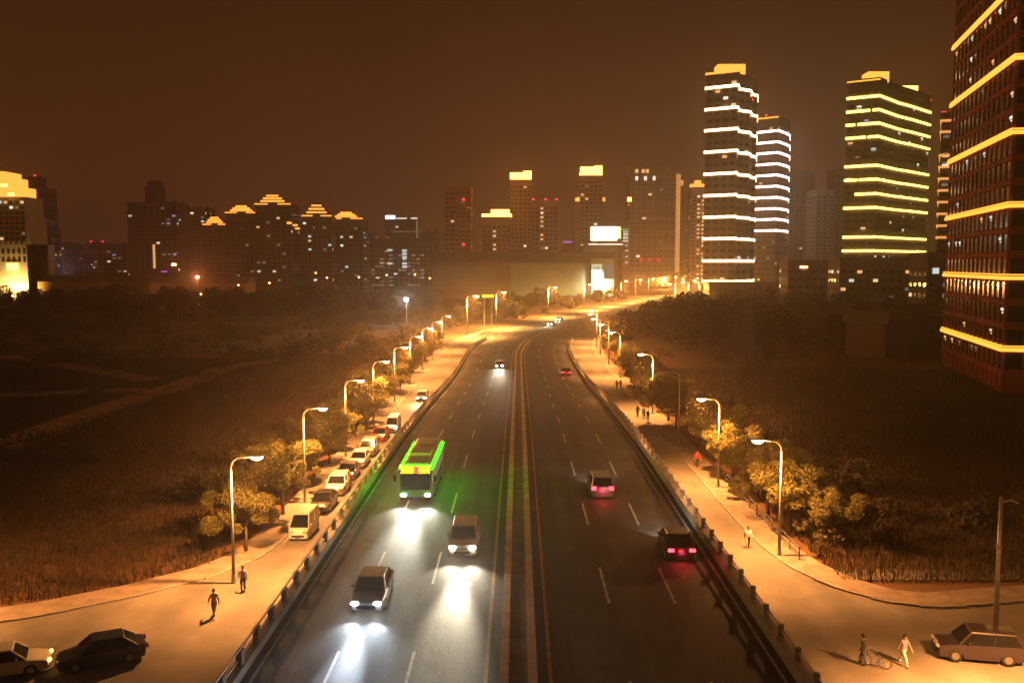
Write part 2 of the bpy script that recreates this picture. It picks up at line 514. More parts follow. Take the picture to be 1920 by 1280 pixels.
# lane markings
for col_o in (-8.55, -4.95, 4.95, 8.55):
    s = 33.0 + (3.0 if col_o < 0 else 0)
    while s < END - 4:
        mb = ribbon(MB(), col_o - 0.075, col_o + 0.075, s, s + 5.8, 2.9, lambda t: zr(t) + 0.011)
        mb.build('lane_dash', 'white_paint', main)
        s += 15.0
for o_ in (-1.45, 1.45):
    ribbon(MB(), o_ - 0.09, o_ + 0.09, -30, END, 4, lambda t: zr(t) + 0.011).build('yellow_edge_line', 'yellow_paint', main)
for o_ in (-11.85, 11.85):
    ribbon(MB(), o_ - 0.075, o_ + 0.075, -30, END, 4, lambda t: zr(t) + 0.011).build('white_edge_line', 'white_paint', main)
for o_ in (-0.15, 0.15):
    ribbon(MB(), o_ - 0.07, o_ + 0.07, END, 1400, 8, lambda t: 0.036).build('yellow_centre_line', 'yellow_paint', far)
for o_ in (-12.2, -8.6, -5, 5, 8.6, 12.2):
    s = END + 3
    while s < 460:
        ribbon(MB(), o_ - 0.075, o_ + 0.075, s, s + 6, 3, lambda t: 0.036).build('lane_dash', 'white_paint', far)
        s += 15.0

mat('repair_asphalt', (0.030, 0.029, 0.028), 0.7, 0, 0.3, 1.2, 0.2, 6)
mat('cast_iron', (0.035, 0.033, 0.032), 0.5, 0.6, 0.3, 6.0)
rp_ = random.Random(12)
for (o0, s0, w_, l_) in ((-10.6, 52, 1.4, 6), (-5.9, 66, 0.7, 11), (-2.9, 88, 1.5, 4), (2.4, 49, 1.2, 8), (5.7, 60, 2.0, 3.2), (9.3, 71, 1.1, 9), (3.0, 84, 0.8, 14), (6.1, 103, 1.8, 5), (-9.6, 97, 1.6, 7), (10.4, 46.5, 0.9, 5)):
    ribbon(MB(), o0, o0 + w_, s0, s0 + l_, 3, lambda t: zr(t) + 0.0095).build('repair_patch', 'repair_asphalt', main)
for (o0, s0) in ((-6.7, 44.5), (-3.1, 51), (3.2, 55), (6.7, 47.5), (10.2, 62), (3.1, 76), (-10.4, 68), (6.8, 90), (-3.0, 96)):
    c_ = off(s0, o0, zr(s0) + 0.0135); mb = MB()
    i_ = len(mb.v); mb.v += [(c_.x + 0.36 * math.cos(2 * PI * k / 14), c_.y + 0.36 * math.sin(2 * PI * k / 14), c_.z) for k in range(14)]
    mb.f.append(tuple(range(14))); mb.m.append(0); mb.build('manhole_cover', 'cast_iron', main)
for sx_ in (-1, 1):
    s_ = 38.0
    while s_ < 150:
        ribbon(MB(), sx_ * 12.1 - 0.14, sx_ * 12.1 + 0.14, s_, s_ + 0.6, 1, lambda t: zr(t) + 0.0135).build('drain_grate', 'cast_iron', main); s_ += 14

# median: two rows of kerb blocks with a planted strip between
med = ribbon(MB(), -0.42, 0.42, -30, END, 4, lambda s: zr(s) + 0.16).build('median_strip', 'planting_soil')
tag(med, 'narrow kerbed median down the middle of the carriageway', kind='structure')
rest = MB()
for o0, o1 in ((-0.85, -0.43), (0.43, 0.85)):
    s = -30.0
    while s < END - 2:
        if 36 < s < 190:
            b = beam(MB(), o0, o1, s, s + 1.97, 2, lambda t: zr(t), lambda t: zr(t) + 0.27)
            b.build('kerb_block', 'median_paint', med)
        else:
            beam(rest, o0, o1, s, s + 1.97, 2, lambda t: zr(t), lambda t: zr(t) + 0.27)
        s += 2.0
tag(rest.build('kerb_row', 'median_paint', med), kind='stuff')

# parapets
def parapet(sgn, label):
    root = empty('bridge_parapet', off(44, sgn * 12.58, 0))
    L = root.location
    def loc(mb, name, m, smooth=False):
        mb.v = [(v[0] - L.x, v[1] - L.y, v[2] - L.z) for v in mb.v]
        return mb.build(name, m, root, smooth=smooth)
    a, b = sorted((sgn * 12.32, sgn * 12.84))
    hb = 0.42 if sgn < 0 else 0.62
    loc(beam(MB(), a, b, 20, END, 4, lambda s: zr(s) + 0.0, lambda s: zr(s) + hb), 'plinth', 'concrete')
    for zz in ((0.66, 0.06), (1.08, 0.09)) if sgn < 0 else ((0.86, 0.05), (1.10, 0.08)):
        mb = MB(); s = 20.0; pts = []
        while s <= END:
            pts.append(off(s, sgn * 12.58, zr(s) + zz[0])); s += 4
        mb.tube(pts, zz[1] * 0.62, 6); loc(mb, 'rail', 'rail_metal')
    step = 2.6
    s = 37.0
    post = MB().box((0, 0, 0.30), (0.26, 0.46 if sgn < 0 else 0.22, 0.62)).mesh('post', 'concrete')
    while s < END:
        p = off(s, sgn * 12.58, zr(s) + hb + 0.012) - L
        put('post', post, root, p, -cl(s)[2]); s += step
    tag(root, label, 'parapet', 'parapets of the raised carriageway')
parapet(-1, 'concrete parapet with posts and rails along the left edge of the carriageway')
parapet(1, 'pale concrete parapet with low rail along the right edge of the carriageway')

# ------------------------------------------------------------------ street lamps
def lamp_parts(name, h, arm, tall):
    """lamp built facing local +X (the arm reaches over the road)"""
    root = empty(name)
    b = MB(); b.prism([(0.17 * math.cos(2 * PI * k / 8), 0.17 * math.sin(2 * PI * k / 8)) for k in range(8)], 0, 0.5, top=0.8)
    b.build('base', 'galvanised', root)
    pts = [(0, 0, 0.45), (0, 0, h * 0.5), (0, 0, h - 0.55)]
    MB().tube(pts, [0.115, 0.095, 0.075], 10).build('pole', 'galvanised', root, smooth=True)
    ap = []
    for k in range(7):
        t = k / 6 * PI / 2
        ap.append((arm * 0.45 * (1 - math.cos(t)), 0, h - 0.55 + 0.75 * math.sin(t)))
    ap.append((arm, 0, h + 0.28))
    MB().tube(ap, [0.07] * 5 + [0.05] * 3, 8).build('arm', 'galvanised', root, smooth=True)
    hx = arm + 0.30
    hd = MB(); hd.ball((hx, 0, h + 0.28), (0.50, 0.21, 0.13), 12, 4, half='up')
    hd.build('lamp_head', 'galvanised', root, smooth=True)
    return root, hx

def lamp_light(root, hx, h, lit, energy, far, gk=1.0):
    sc = 1.7 if far else 1.0
    ln = MB(); ln.ball((hx, 0, h + 0.27), (0.44 * sc, 0.19 * sc, 0.26 * sc), 12, 5, half='low')
    ln.build('lens', {2: 'lamp_glow_far' if far else 'lamp_glow', 1: 'lamp_dim', 0: 'lamp_off'}[lit], root, smooth=True)
    if lit == 2:
        spot('lamp_light', root, (hx, 0, h - (0.30 if far else 0.08)), energy * (1.0 if far else 0.75), SODIUM_Y if far else SODIUM, 160 if far else 144, 0.6, 0.2, (0, R(25 if far else 13), 0))
        glow(root, (hx, 0, h - (0.5 if far else 0.34)), energy * (0.06 if far else 0.11) * gk, SODIUM_Y if far else SODIUM)

P_LAMP, P_TALL = 33000.0, 190000.0
def street_lamp(s, sgn, h, lit, label, group, tall=False):
    arm = 1.5 if not tall else 2.6
    root, hx = lamp_parts('street_lamp', h, arm, tall)
    x, y, a = cl(s)
    o_ = 19.7 if not tall else 20.3
    root.location = off(s, sgn * o_, 0.12)
    root.rotation_euler = (0, 0, (-a if sgn < 0 else PI - a))
    lamp_light(root, hx, h, lit, P_TALL if tall else P_LAMP, tall)
    tag(root, label, 'street lamp', group)

GL = 'short lamps along the service roads'
left_l = [(61, 2), (82, 2), (102, 2), (122, 2), (143, 2), (164, 2), (185, 2), (206, 2), (228, 2)]
right_l = [(67, 2), (88, 2), (110, 0), (132, 2), (153, 0), (175, 2), (197, 2), (218, 2), (240, 2), (262, 2)]
for k, (s, lit) in enumerate(left_l):
    street_lamp(s, -1, 8.5, lit, f'{"lit" if lit == 2 else "dim"} curved-arm street lamp on the left kerb, {ORD[k]} from the camera', GL)
for k, (s, lit) in enumerate(right_l):
    street_lamp(s, 1, 8.5, lit, f'{"lit" if lit else "unlit"} curved-arm street lamp on the right kerb, {ORD[k]} from the camera', GL)
# an unlit one on the cross-street corner at the right edge of the picture
pr_ = empty('utility_post', gnd(1866, 1188) + Vector((0, 0, 0.12)))
MB().prism([(0.22 * math.cos(2 * PI * k / 8), 0.22 * math.sin(2 * PI * k / 8)) for k in range(8)], 0, 0.35, top=0.8).build('base', 'galvanised', pr_)
MB().tube([(0, 0, 0.3), (0, 0, 4), (0, 0, 8.2)], [0.16, 0.14, 0.11], 10).build('pole', 'galvanised', pr_, smooth=True)
MB().tube([(0, 0, 7.9), (0.5, -0.1, 8.05), (0.9, -0.2, 7.9)], 0.05, 6).build('bracket', 'galvanised', pr_)
MB().tube([(0, 0, 5.1), (0, 0, 5.35)], 0.19, 10).build('clamp', 'rail_metal', pr_)
tag(pr_, 'plain unlit post on the street corner at the right edge', 'post')
# guessed lamps lighting the cross street, unseen beyond both edges of the picture
for xx_, yy_, rz_, lb in ((25.4, 39.0, R(98), 'guessed lit lamp on the cross street beyond the right edge'), (-41.0, 53.0, R(-75), 'guessed lit lamp on the cross street beyond the left edge')):
    root, hx = lamp_parts('street_lamp', 8.5, 1.5, False)
    root.location = (xx_, yy_, 0.12); root.rotation_euler = (0, 0, rz_)
    lamp_light(root, hx, 8.5, 2, P_LAMP * (2.7 if xx_ > 0 else 0.9), False, 0.12)
    tag(root, lb, 'street lamp', GL)

GT = 'tall lamps along the far bend'
ts = [(272, 0), (310, 0), (376, 0), (436, 0), (478, 0), (520, 0), (562, 0), (606, 0), (652, 0), (702, 0), (760, 0), (830, 0), (910, 0)]
for k, (s, _) in enumerate(ts):
    street_lamp(s, -1, 12.0, 2, f'tall glowing lamp on the outer side of the far bend, {ORD[k]} from the camera', GT, True)
for k, s in enumerate([455, 500, 545, 592, 642, 696, 756, 826, 905]):
    street_lamp(s, 1, 12.0, 2, f'tall glowing lamp on the inner side of the far bend, {ORD[k]} from the camera', GT, True)

# small far lights: poles with a floodlight or lamp each
def far_light(px, py, Y, mname, label, cat, size=0.5, energy=0, col=(1, 1, 1), grp='small far lights beyond the fields'):
    p = at(px, py, Y)
    root = empty('lamp_mast', (p.x, p.y, 0))
    MB().tube([(0, 0, -0.06), (0, 0, p.z * 0.6), (0, 0, p.z - 0.1)], [0.14, 0.11, 0.07], 6).build('pole', 'galvanised', root)
    MB().box((0, 0.25, p.z + 0.12), (size * 1.3, 0.4, size * 1.1)).build('housing', 'black_plastic', root)
    MB().box((0, 0.02, p.z + 0.12), (size * 1.15, 0.05, size * 0.9)).build('lens', mname, root)
    if energy: glow(root, (0, -0.6, p.z + 0.1), energy, col, 0.3)
    tag(root, label, cat, grp)
far_light(762, 562, 330, 'flood_cool', 'cold white floodlight in the dark field left of the bend', 'floodlight', 1.1, 9000, (0.7, 0.95, 1.0))
far_light(108, 522, 620, 'flood_blue', 'blue-white light beside the shed roof at the far left', 'floodlight', 1.4, 12000, (0.55, 0.65, 1.0))
far_light(370, 520, 520, 'lamp_orange', 'orange flaring light above the shed roof on the left', 'floodlight', 1.5, 30000, (1, 0.3, 0.1))
far_light(81, 513, 640, 'lamp_red', 'red light beside the floodlit building at the far left', 'lamp', 1.6, 8000, (1, 0.05, 0.03))
for px, py, Y, lab in ((377, 552, 420, 'just below the orange flaring light'), (447, 535, 480, 'at the right end of the shed roof'),
                       (505, 531, 480, 'under the middle pagoda-roofed tower'), (613, 521, 520, 'under the fourth pagoda-roofed tower'),
                       (592, 512, 560, 'left of the brighter light under the fourth pagoda tower'), (673, 520, 520, 'under the rightmost pagoda-roofed tower'),
                       (725, 516, 560, 'below the left end of the low lit office block'), (778, 515, 520, 'below the right end of the low lit office block'),
                       (24, 555, 420, 'in the trees at the far left edge'), (4, 533, 520, 'under the floodlit stepped building'),
                       (806, 522, 520, 'at the left end of the long pale hall')):
    far_light(px, py, Y, 'lamp_orange', 'small warm lamp ' + lab, 'lamp', 0.75)

# ------------------------------------------------------------------ trees
def leaf_quads(clumps, per, size, rng, squash=0.85):
    """numpy leaf cloud: clumps = [(x, y, z, r)]; returns verts, faces"""
    V = []
    for (x, y, z, r) in clumps:
        n = int(per * r * r)
        d = rng.normal(size=(n, 3)); d /= np.linalg.norm(d, axis=1)[:, None]
        rad = r * (0.55 + 0.5 * rng.random(n) ** 0.6)
        c = d * rad[:, None]; c[:, 2] *= squash; c += (x, y, z)
        u = rng.normal(size=(n, 3)); u /= np.linalg.norm(u, axis=1)[:, None]
        w = np.cross(u, rng.normal(size=(n, 3))); w /= np.linalg.norm(w, axis=1)[:, None]
        sz = size * (0.6 + 0.8 * rng.random(n))[:, None]
        u = u * sz; w = w * sz * 0.6
        V.append(np.stack([c - u, c - w, c + u, c + w], 1).reshape(-1, 3))
    V = np.concatenate(V)
    F = np.arange(len(V)).reshape(-1, 4)
    return V, F

def np_mesh(name, V, F, m):
    me = bpy.data.meshes.new(name)
    me.vertices.add(len(V)); me.vertices.foreach_set('co', V.astype(np.float32).ravel())
    nf = len(F)
    me.loops.add(nf * 4); me.loops.foreach_set('vertex_index', F.astype(np.int32).ravel())
    me.polygons.add(nf)
    me.polygons.foreach_set('loop_start', np.arange(nf, dtype=np.int32) * 4)
    me.polygons.foreach_set('loop_total', np.full(nf, 4, dtype=np.int32))
    me.materials.append(M[m]); me.update(); me.validate()
    return me

def tree_proto(seed, h, r):
    rng = np.random.default_rng(seed)
    tr = MB()
    bend = rng.uniform(-0.12, 0.12, 2)
    top = h * 0.55
    tr.tube([(0, 0, -0.1), (bend[0] * 0.5, bend[1] * 0.5, top * 0.5), (bend[0], bend[1], top), (bend[0] * 1.5, bend[1] * 1.5, h * 0.8)],
            [0.15, 0.115, 0.085, 0.03], 8)
    clumps = []
    for k in range(26):
        a = rng.uniform(0, 2 * PI); q = math.sqrt(rng.random()) * r * 0.98
        z = h * (0.50 + 0.42 * rng.random()) - 0.10 * q
        c = (q * math.cos(a), q * math.sin(a), z, rng.uniform(0.30, 0.95) * r * 0.36)
        clumps.append(c)
        if k < 12:
            zz = top * rng.uniform(0.6, 1.0)
            tr.tube([(bend[0] * zz / top, bend[1] * zz / top, zz), (c[0] * 0.5, c[1] * 0.5, (zz + z) / 2 + 0.1), (c[0], c[1], z)], [0.05, 0.035, 0.012], 5)
    V, F = leaf_quads(clumps, 1150, 0.088, rng, 0.9)
    return tr.mesh('trunk', 'bark', True), np_mesh('crown', V, F, 'leaf')

protos = [tree_proto(11, 5.4, 2.4), tree_proto(12, 6.0, 2.7), tree_proto(13, 5.0, 2.2), tree_proto(14, 6.4, 2.5), tree_proto(15, 5.6, 2.9)]

def tree(loc, k, scale, rz, label, group):
    root = empty('roadside_tree', loc, rz); root.scale = (scale,) * 3
    put('trunk', protos[k][0], root); put('crown', protos[k][1], root)
    tag(root, label, 'tree', group)

rt = random.Random(5)
lt = [67.5, 78, 85, 92, 99, 106, 113, 120, 127.5, 135, 142, 150, 158, 166, 175, 184, 194, 205, 217, 230]
for k, s in enumerate(lt):
    p = off(s + rt.uniform(-1, 1), -20.9 + rt.uniform(-0.7, 0.3), 0.1)
    tree(p, rt.randrange(5), rt.uniform(0.9, 1.15) if s > 70 else 0.92, rt.uniform(0, 6.28),
         f'leafy street tree on the left kerb, {ORD[k]} from the camera', 'trees lining the left service road')
rtl = [72.5, 79, 85.5, 92, 99, 119, 126, 134, 142, 150, 158, 167, 177, 188, 200, 213]
for k, s in enumerate(rtl):
    p = off(s + rt.uniform(-1, 1), 21.2 + rt.uniform(-0.3, 0.7), 0.1)
    tree(p, rt.randrange(5), rt.uniform(0.95, 1.2), rt.uniform(0, 6.28),
         f'leafy street tree on the right kerb, {ORD[k]} from the camera', 'trees lining the right service road')

k2 = 0
for s in [74, 83, 91, 100, 110, 121, 133, 146, 160, 178, 197]:
    tree(off(s + rt.uniform(-1.5, 1.5), -24.6 + rt.uniform(-0.8, 0.8), 0.0), rt.randrange(5), rt.uniform(0.7, 1.0), rt.uniform(0, 6.28),
         f'leafy tree in the back row left of the kerb trees, {ORD[k2]} from the camera', 'back row of trees on the left'); k2 += 1
k2 = 0
for s in [69, 76, 83, 90, 98, 124, 138, 151, 166, 185, 205]:
    tree(off(s + rt.uniform(-1.5, 1.5), 24.8 + rt.uniform(-0.8, 0.8), 0.0), rt.randrange(5), rt.uniform(0.7, 1.0), rt.uniform(0, 6.28),
         f'leafy tree in the back row right of the kerb trees, {ORD[k2]} from the camera', 'back row of trees on the right'); k2 += 1

# woods that read as one dark mass
def wood(name, label, spots, m, per, size, seed):
    rng = np.random.default_rng(seed)
    cl_ = []
    for (x, y, h, r) in spots:
        n = 9
        for k in range(n):
            a = rng.uniform(0, 2 * PI); q = math.sqrt(rng.random()) * r * 0.8
            z = h * (0.18 + 0.68 * rng.random())
            cl_.append((x + q * math.cos(a), y + q * math.sin(a), z, rng.uniform(0.5, 1.0) * r * 0.55))
    V, F = leaf_quads(cl_, per, size, rng, 0.9)
    o = put(name, np_mesh(name, V, F, m))
    tag(o, label, 'trees', kind='stuff')

rw = random.Random(21)
sp = []
for k in range(120):      # belt across the left fields
    x = rw.uniform(-330, -48); y = rw.uniform(385, 470) + (20 if x < -200 else 0)
    sp.append((x, y, rw.uniform(7, 12), rw.uniform(3.5, 6)))
wood('tree_belt', 'dark belt of trees across the left fields below the skyline', sp, 'leaf_dark', 14, 0.6, 31)
sp = []
for k in range(58):      # outer side of the bend, in front of the long hall
    s = rw.uniform(300, 560); sp.append((*off(s, -26 - rw.random() ** 1.4 * 60)[:2], rw.uniform(4, 8.0), rw.uniform(2.6, 4.4)))
wood('tree_belt', 'lamp-lit trees on the outer side of the bend before the long hall', sp, 'leaf_dark', 24, 0.42, 32)
sp = []
for k in range(150):      # inner side of the bend: a dark wood
    s = rw.uniform(222, 520); o_ = 25 + rw.random() ** 1.2 * 95
    sp.append((*off(s, o_)[:2], rw.uniform(8, 13) if o_ > 36 else rw.uniform(5, 8), rw.uniform(3, 5.2)))
wood('tree_belt', 'dark wood on the inner side of the bend at right', sp, 'leaf_dark', 18, 0.5, 33)
sp = []
for k in range(80):
    x = rw.uniform(24, 120); y = rw.uniform(66, 215)
    if x > 70 and y > 130: continue
    sp.append((x, y, rw.uniform(1.2, 3.6), rw.uniform(1.2, 2.6)))
wood('shrub_growth', 'dark overgrown shrubs behind the right-hand street trees', sp, 'leaf_dark', 60, 0.2, 34)
sp = []
for k in range(90):
    x = rw.uniform(-110, -23.5); y = rw.uniform(66, 240)
    if x < -60 and rw.random() < 0.4: continue
    sp.append((x, y, rw.uniform(0.9, 3.2), rw.uniform(1.0, 2.4)))
wood('shrub_growth', 'dark overgrown shrubs behind the left-hand street trees', sp, 'leaf_dark', 60, 0.2, 35)

sp = []
for k in range(330):
    x = rw.uniform(-270, -27); y = rw.uniform(200, 400)
    if x > off(min(y, 300), -24)[0] - 4: continue
    sp.append((x, y, rw.uniform(0.8, 3.0), rw.uniform(1.8, 4.5)))
wood('shrub_growth', 'low dark scrub spread over the far left field', sp, 'leaf_dark', 14, 0.34, 36)
# rough grass
rng = np.random.default_rng(77)
TRACK_PX = ([(-20, 742), (150, 735), (320, 728), (420, 690), (560, 668), (660, 640)], [(0, 840), (110, 795), (260, 745), (330, 727)],
            [(0, 668), (160, 690), (280, 712)])
TRACKS = [[gnd(*p) for p in T] for T in TRACK_PX]
def grass(name, label, n, box, hgt):
    x = rng.uniform(box[0], box[1], n); y = box[2] + (box[3] - box[2]) * rng.random(n) ** 1.7
    if box[0] > 0:
        keep = ~((y < 66) & (x < 200) & (y < 61.5 + np.maximum(0, x - 32) * 0.10))
        keep &= x > 22.5
    else:
        lim = np.interp(x, [-75, -48, -37, -30, -25.2, -21.3], [48.5, 52, 55, 58.5, 62, 66])
        keep = (y > lim) & (x < -22.5)
    for T in TRACKS:          # worn bare along the field tracks
        for a, b in zip(T, T[1:]):
            d = b - a; t = np.clip(((x - a.x) * d.x + (y - a.y) * d.y) / max(1e-6, d.x ** 2 + d.y ** 2), 0, 1)
            keep &= np.hypot(x - a.x - t * d.x, y - a.y - t * d.y) > 2.6 + rng.normal(0, 0.5, n)
    x, y = x[keep], y[keep]; n = len(x)
    a = rng.uniform(0, PI, n); h = hgt * (0.4 + rng.random(n)) ; w = 0.018 + 0.035 * rng.random(n)
    dx, dy = np.cos(a) * w, np.sin(a) * w
    lx, ly = rng.normal(0, 0.22, n) * h, rng.normal(0, 0.22, n) * h
    z = np.full(n, -0.08)
    V = np.stack([np.stack([x - dx, y - dy, z], 1), np.stack([x + dx, y + dy, z], 1),
                  np.stack([x + dx * .2 + lx, y + dy * .2 + ly, z + h], 1), np.stack([x - dx * .2 + lx, y - dy * .2 + ly, z + h], 1)], 1).reshape(-1, 3)
    F = np.arange(len(V)).reshape(-1, 4)
    tag(put(name, np_mesh(name, V, F, 'grass_blade')), label, 'grass', kind='stuff')
grass('rough_grass', 'tall rough grass in the dark field on the left', 260000, (-125, -22.5, 46, 210), 0.6)
grass('rough_grass', 'tall rough grass in the dark field on the right', 220000, (22.5, 115, 56, 190), 0.6)

# field tracks on the left
for k, pts in enumerate(TRACK_PX):
    P = [gnd(*p) for p in pts]; mb = MB()
    for a, b in zip(P, P[1:]):
        d = (b - a).normalized(); n_ = Vector((-d.y, d.x, 0)) * 3.2
        z = Vector((0, 0, -0.045 + 0.005 * k))
        mb.quad(a - n_ + z, b - n_ + z, b + n_ + z, a + n_ + z)
    o = mb.build('field_track', mat('track_%d' % k, (0.34, 0.19, 0.10), 1.0, 0, 0.3, 0.2))
    tag(o, ['bare earth track crossing the left field towards the road', 'bare earth track joining from the left edge',
            'faint earth track in the farther left field'][k], kind='structure')

# low fence of blue-grey posts behind the right pavement
fr = empty('pavement_fence', off(66, 20.9, 0.12))
L = fr.location
fp = MB().box((0, 0, 0.5), (0.10, 0.10, 1.0)).mesh('post', 'blue_metal')
pr = []
for k in range(13):
    p = off(66 + k * 2.4, 20.9, 0.12); put('post', fp, fr, p - L); pr.append(p - L)
for zz in (0.45, 0.9):
    MB().tube([p + Vector((0, 0, zz)) for p in pr], 0.035, 6).build('rail', 'blue_metal', fr)
tag(fr, 'low blue-grey railing behind the right pavement under the trees', 'fence')

# ------------------------------------------------------------------ buildings
def inset(poly, d):
    """offset a counter-clockwise polygon outwards by d"""
    n = len(poly); out = []
    for k in range(n):
        p0, p1, p2 = Vector(poly[k - 1]), Vector(poly[k]), Vector(poly[(k + 1) % n])
        a = (p1 - p0).normalized(); b = (p2 - p1).normalized()
        na, nb = Vector((a.y, -a.x)), Vector((b.y, -b.x))
        m = (na + nb)
        m = m / max(0.3, m.dot(na))
        out.append(tuple(p1 + m * d))
    return out

def ring(mb, poly, d0, d1, z0, z1, mi=0, edges=None):
    A, B = inset(poly, d0), inset(poly, d1); n = len(poly)
    for k in range(n):
        if edges is not None and k not in edges: continue
        j = (k + 1) % n
        mb.quad((*B[k], z0), (*B[j], z0), (*B[j], z1), (*B[k], z1), mi)
        mb.quad((*A[k], z1), (*B[k], z1), (*B[j], z1), (*A[j], z1), mi)
        mb.quad((*B[k], z0), (*A[k], z0), (*A[j], z0), (*B[j], z0), mi)
    return mb

WIN = ['win_warm', 'win_amber', 'win_cool', 'win_white', 'win_dim', 'win_dimcool', 'win_blue']
def facade_windows(root, a, b, z0, z1, fh, cw, prob, rng, weights, ww=0.62, wh=0.5, unlit=True, skip=None):
    """lit windows as objects, dark ones joined, on the face from a to b (root-local xy, outward normal to the right of a->b)"""
    a, b = Vector(a), Vector(b); d = (b - a); Ln = d.length; d.normalize()
    nrm = Vector((d.y, -d.x)); cols = max(1, int(Ln / cw)); rows = max(1, int((z1 - z0) / fh))
    cw2 = Ln / cols; rz = math.atan2(d.y, d.x)
    meshes = {}
    dark = MB()
    for r_ in range(rows):
        for c in range(cols):
            p = a + d * ((c + 0.5) * cw2) + nrm * 0.03
            z = z0 + (r_ + 0.5) * fh
            pr_ = prob(c / cols, r_ / rows) if callable(prob) else prob
            if rng.random() < pr_:
                m = rng.choices(WIN, weights)[0]
                if m not in meshes:
                    meshes[m] = MB().box((0, 0, 0), (cw2 * ww, 0.12, fh * wh)).mesh('window', m)
                put('window', meshes[m], root, (p.x, p.y, z), rz)
            elif unlit:
                q = d * (cw2 * ww / 2); h2 = fh * wh / 2
                dark.quad((p.x - q.x, p.y - q.y, z - h2), (p.x + q.x, p.y + q.y, z - h2), (p.x + q.x, p.y + q.y, z + h2), (p.x - q.x, p.y - q.y, z + h2))
    if dark.f: tag(dark.build('dark_windows', 'window_glass', root), kind='stuff')

def body(root, poly, h, m, fh=3.3, slab=0.18, slabm=None):
    MB().prism(poly, -0.06, h).build('wall', m, root)
    mb = MB(); z = fh
    while z < h - 1:
        ring(mb, poly, -0.05, slab, z - 0.28, z + 0.12); z += fh
    ring(mb, poly, -0.05, slab + 0.15, h - 0.6, h + 0.9)
    tag(mb.build('floor_ledges', slabm or m, root), kind='stuff')

def rect(w, dp):
    return [(-w / 2, 0), (w / 2, 0), (w / 2, dp), (-w / 2, dp)]

def beacon(root, loc, r=0.9):
    MB().ball(loc, r, 8, 5).build('beacon', 'beacon_red', root)

def tower(x0, x1, ytop, Y, dp, m, label, prob=0.06, fh=3.3, cw=4.0, weights=(3, 3, 2, 1, 4, 2, 0), rz=0.0, name='tower_block', slabm=None, side=None, ww=0.6, wh=0.45, grp='distant tower blocks on the skyline'):
    """a tower whose front face spans px x0..x1 with its roof at px ytop, at distance Y"""
    A, B = at(x0, ytop, Y), at(x1, ytop, Y)
    w = B.x - A.x
    root = empty(name, ((A.x + B.x) / 2, Y, 0), rz)
    h = A.z
    poly = rect(w, dp)
    body(root, poly, h, m, fh, slabm=slabm)
    r_ = random.Random(int(x0 * 7 + ytop))
    facade_windows(root, (-w / 2, 0), (w / 2, 0), 6, h - 2, fh, cw, prob, r_, weights, ww, wh)
    c = (A.x + B.x) / 2
    if c > 40: facade_windows(root, (-w / 2, dp), (-w / 2, 0), 6, h - 2, fh, cw, (prob if not callable(prob) else 0.05) , r_, weights, ww, wh)
    elif c < -40: facade_windows(root, (w / 2, 0), (w / 2, dp), 6, h - 2, fh, cw, (prob if not callable(prob) else 0.05), r_, weights, ww, wh)
    if grp.startswith('distant') and h > 45:
        for k in range(r_.randint(1, 3)):
            bw_, bh_ = r_.uniform(0.10, 0.24) * w, r_.uniform(1.6, 3.6)
            MB().box((r_.uniform(-0.33, 0.33) * w, dp * r_.uniform(0.55, 0.8), h + bh_ / 2 - 0.01), (bw_, dp * 0.2, bh_)).build('roof_plant', 'facade_grey', root)
        xa_ = r_.uniform(-0.35, 0.35) * w
        MB().tube([(xa_, dp * 0.6, h), (xa_, dp * 0.6, h + r_.uniform(5, 9))], [0.22, 0.08], 5).build('antenna', 'galvanised', root)
    tag(root, label, 'building', grp)
    root['w'] = w; root['h'] = h
    return root, w, h

def px(Y): return Y / FPX      # metres per photograph pixel at distance Y

# --- three banded office towers on the right
def banded(name, label, poly_px, ztop_px, bands, bm, m, fh, cw, prob, weights, edge_fn=None, bh=0.9):
    """poly_px: [(px, Y)] counter-clockwise footprint, first corner is the base point"""
    pts = [at(p[0], 495, p[1]) for p in poly_px]
    base = pts[0]
    root = empty(name, (base.x, base.y, 0))
    poly = [(p.x - base.x, p.y - base.y) for p in pts]
    h = at(poly_px[0][0], ztop_px, poly_px[0][1]).z
    body(root, poly, h, m, fh)
    r_ = random.Random(int(ztop_px * 13))
    for k, z in enumerate(bands):
        if edge_fn: edge_fn(root, poly, k, z, bm, r_)
        else: ring(MB(), poly, 0.0, 0.5, z - bh / 2, z + bh / 2).build('light_band', bm, root)
    n = len(poly)
    for k in range(n):
        a, b = poly[k], poly[(k + 1) % n]
        mid = ((a[0] + b[0]) / 2 + base.x, (a[1] + b[1]) / 2 + base.y)
        nr = (b[1] - a[1], -(b[0] - a[0]))
        if nr[0] * -mid[0] + nr[1] * -mid[1] > 0:
            facade_windows(root, a, b, 8, h - 3, fh, cw, prob, r_, weights, 0.6, 0.42)
    tag(root, label, 'building', 'office towers outlined with light bands')
    return root, poly, h, base

def zat(px_, py, Y): return at(px_, py, Y).z

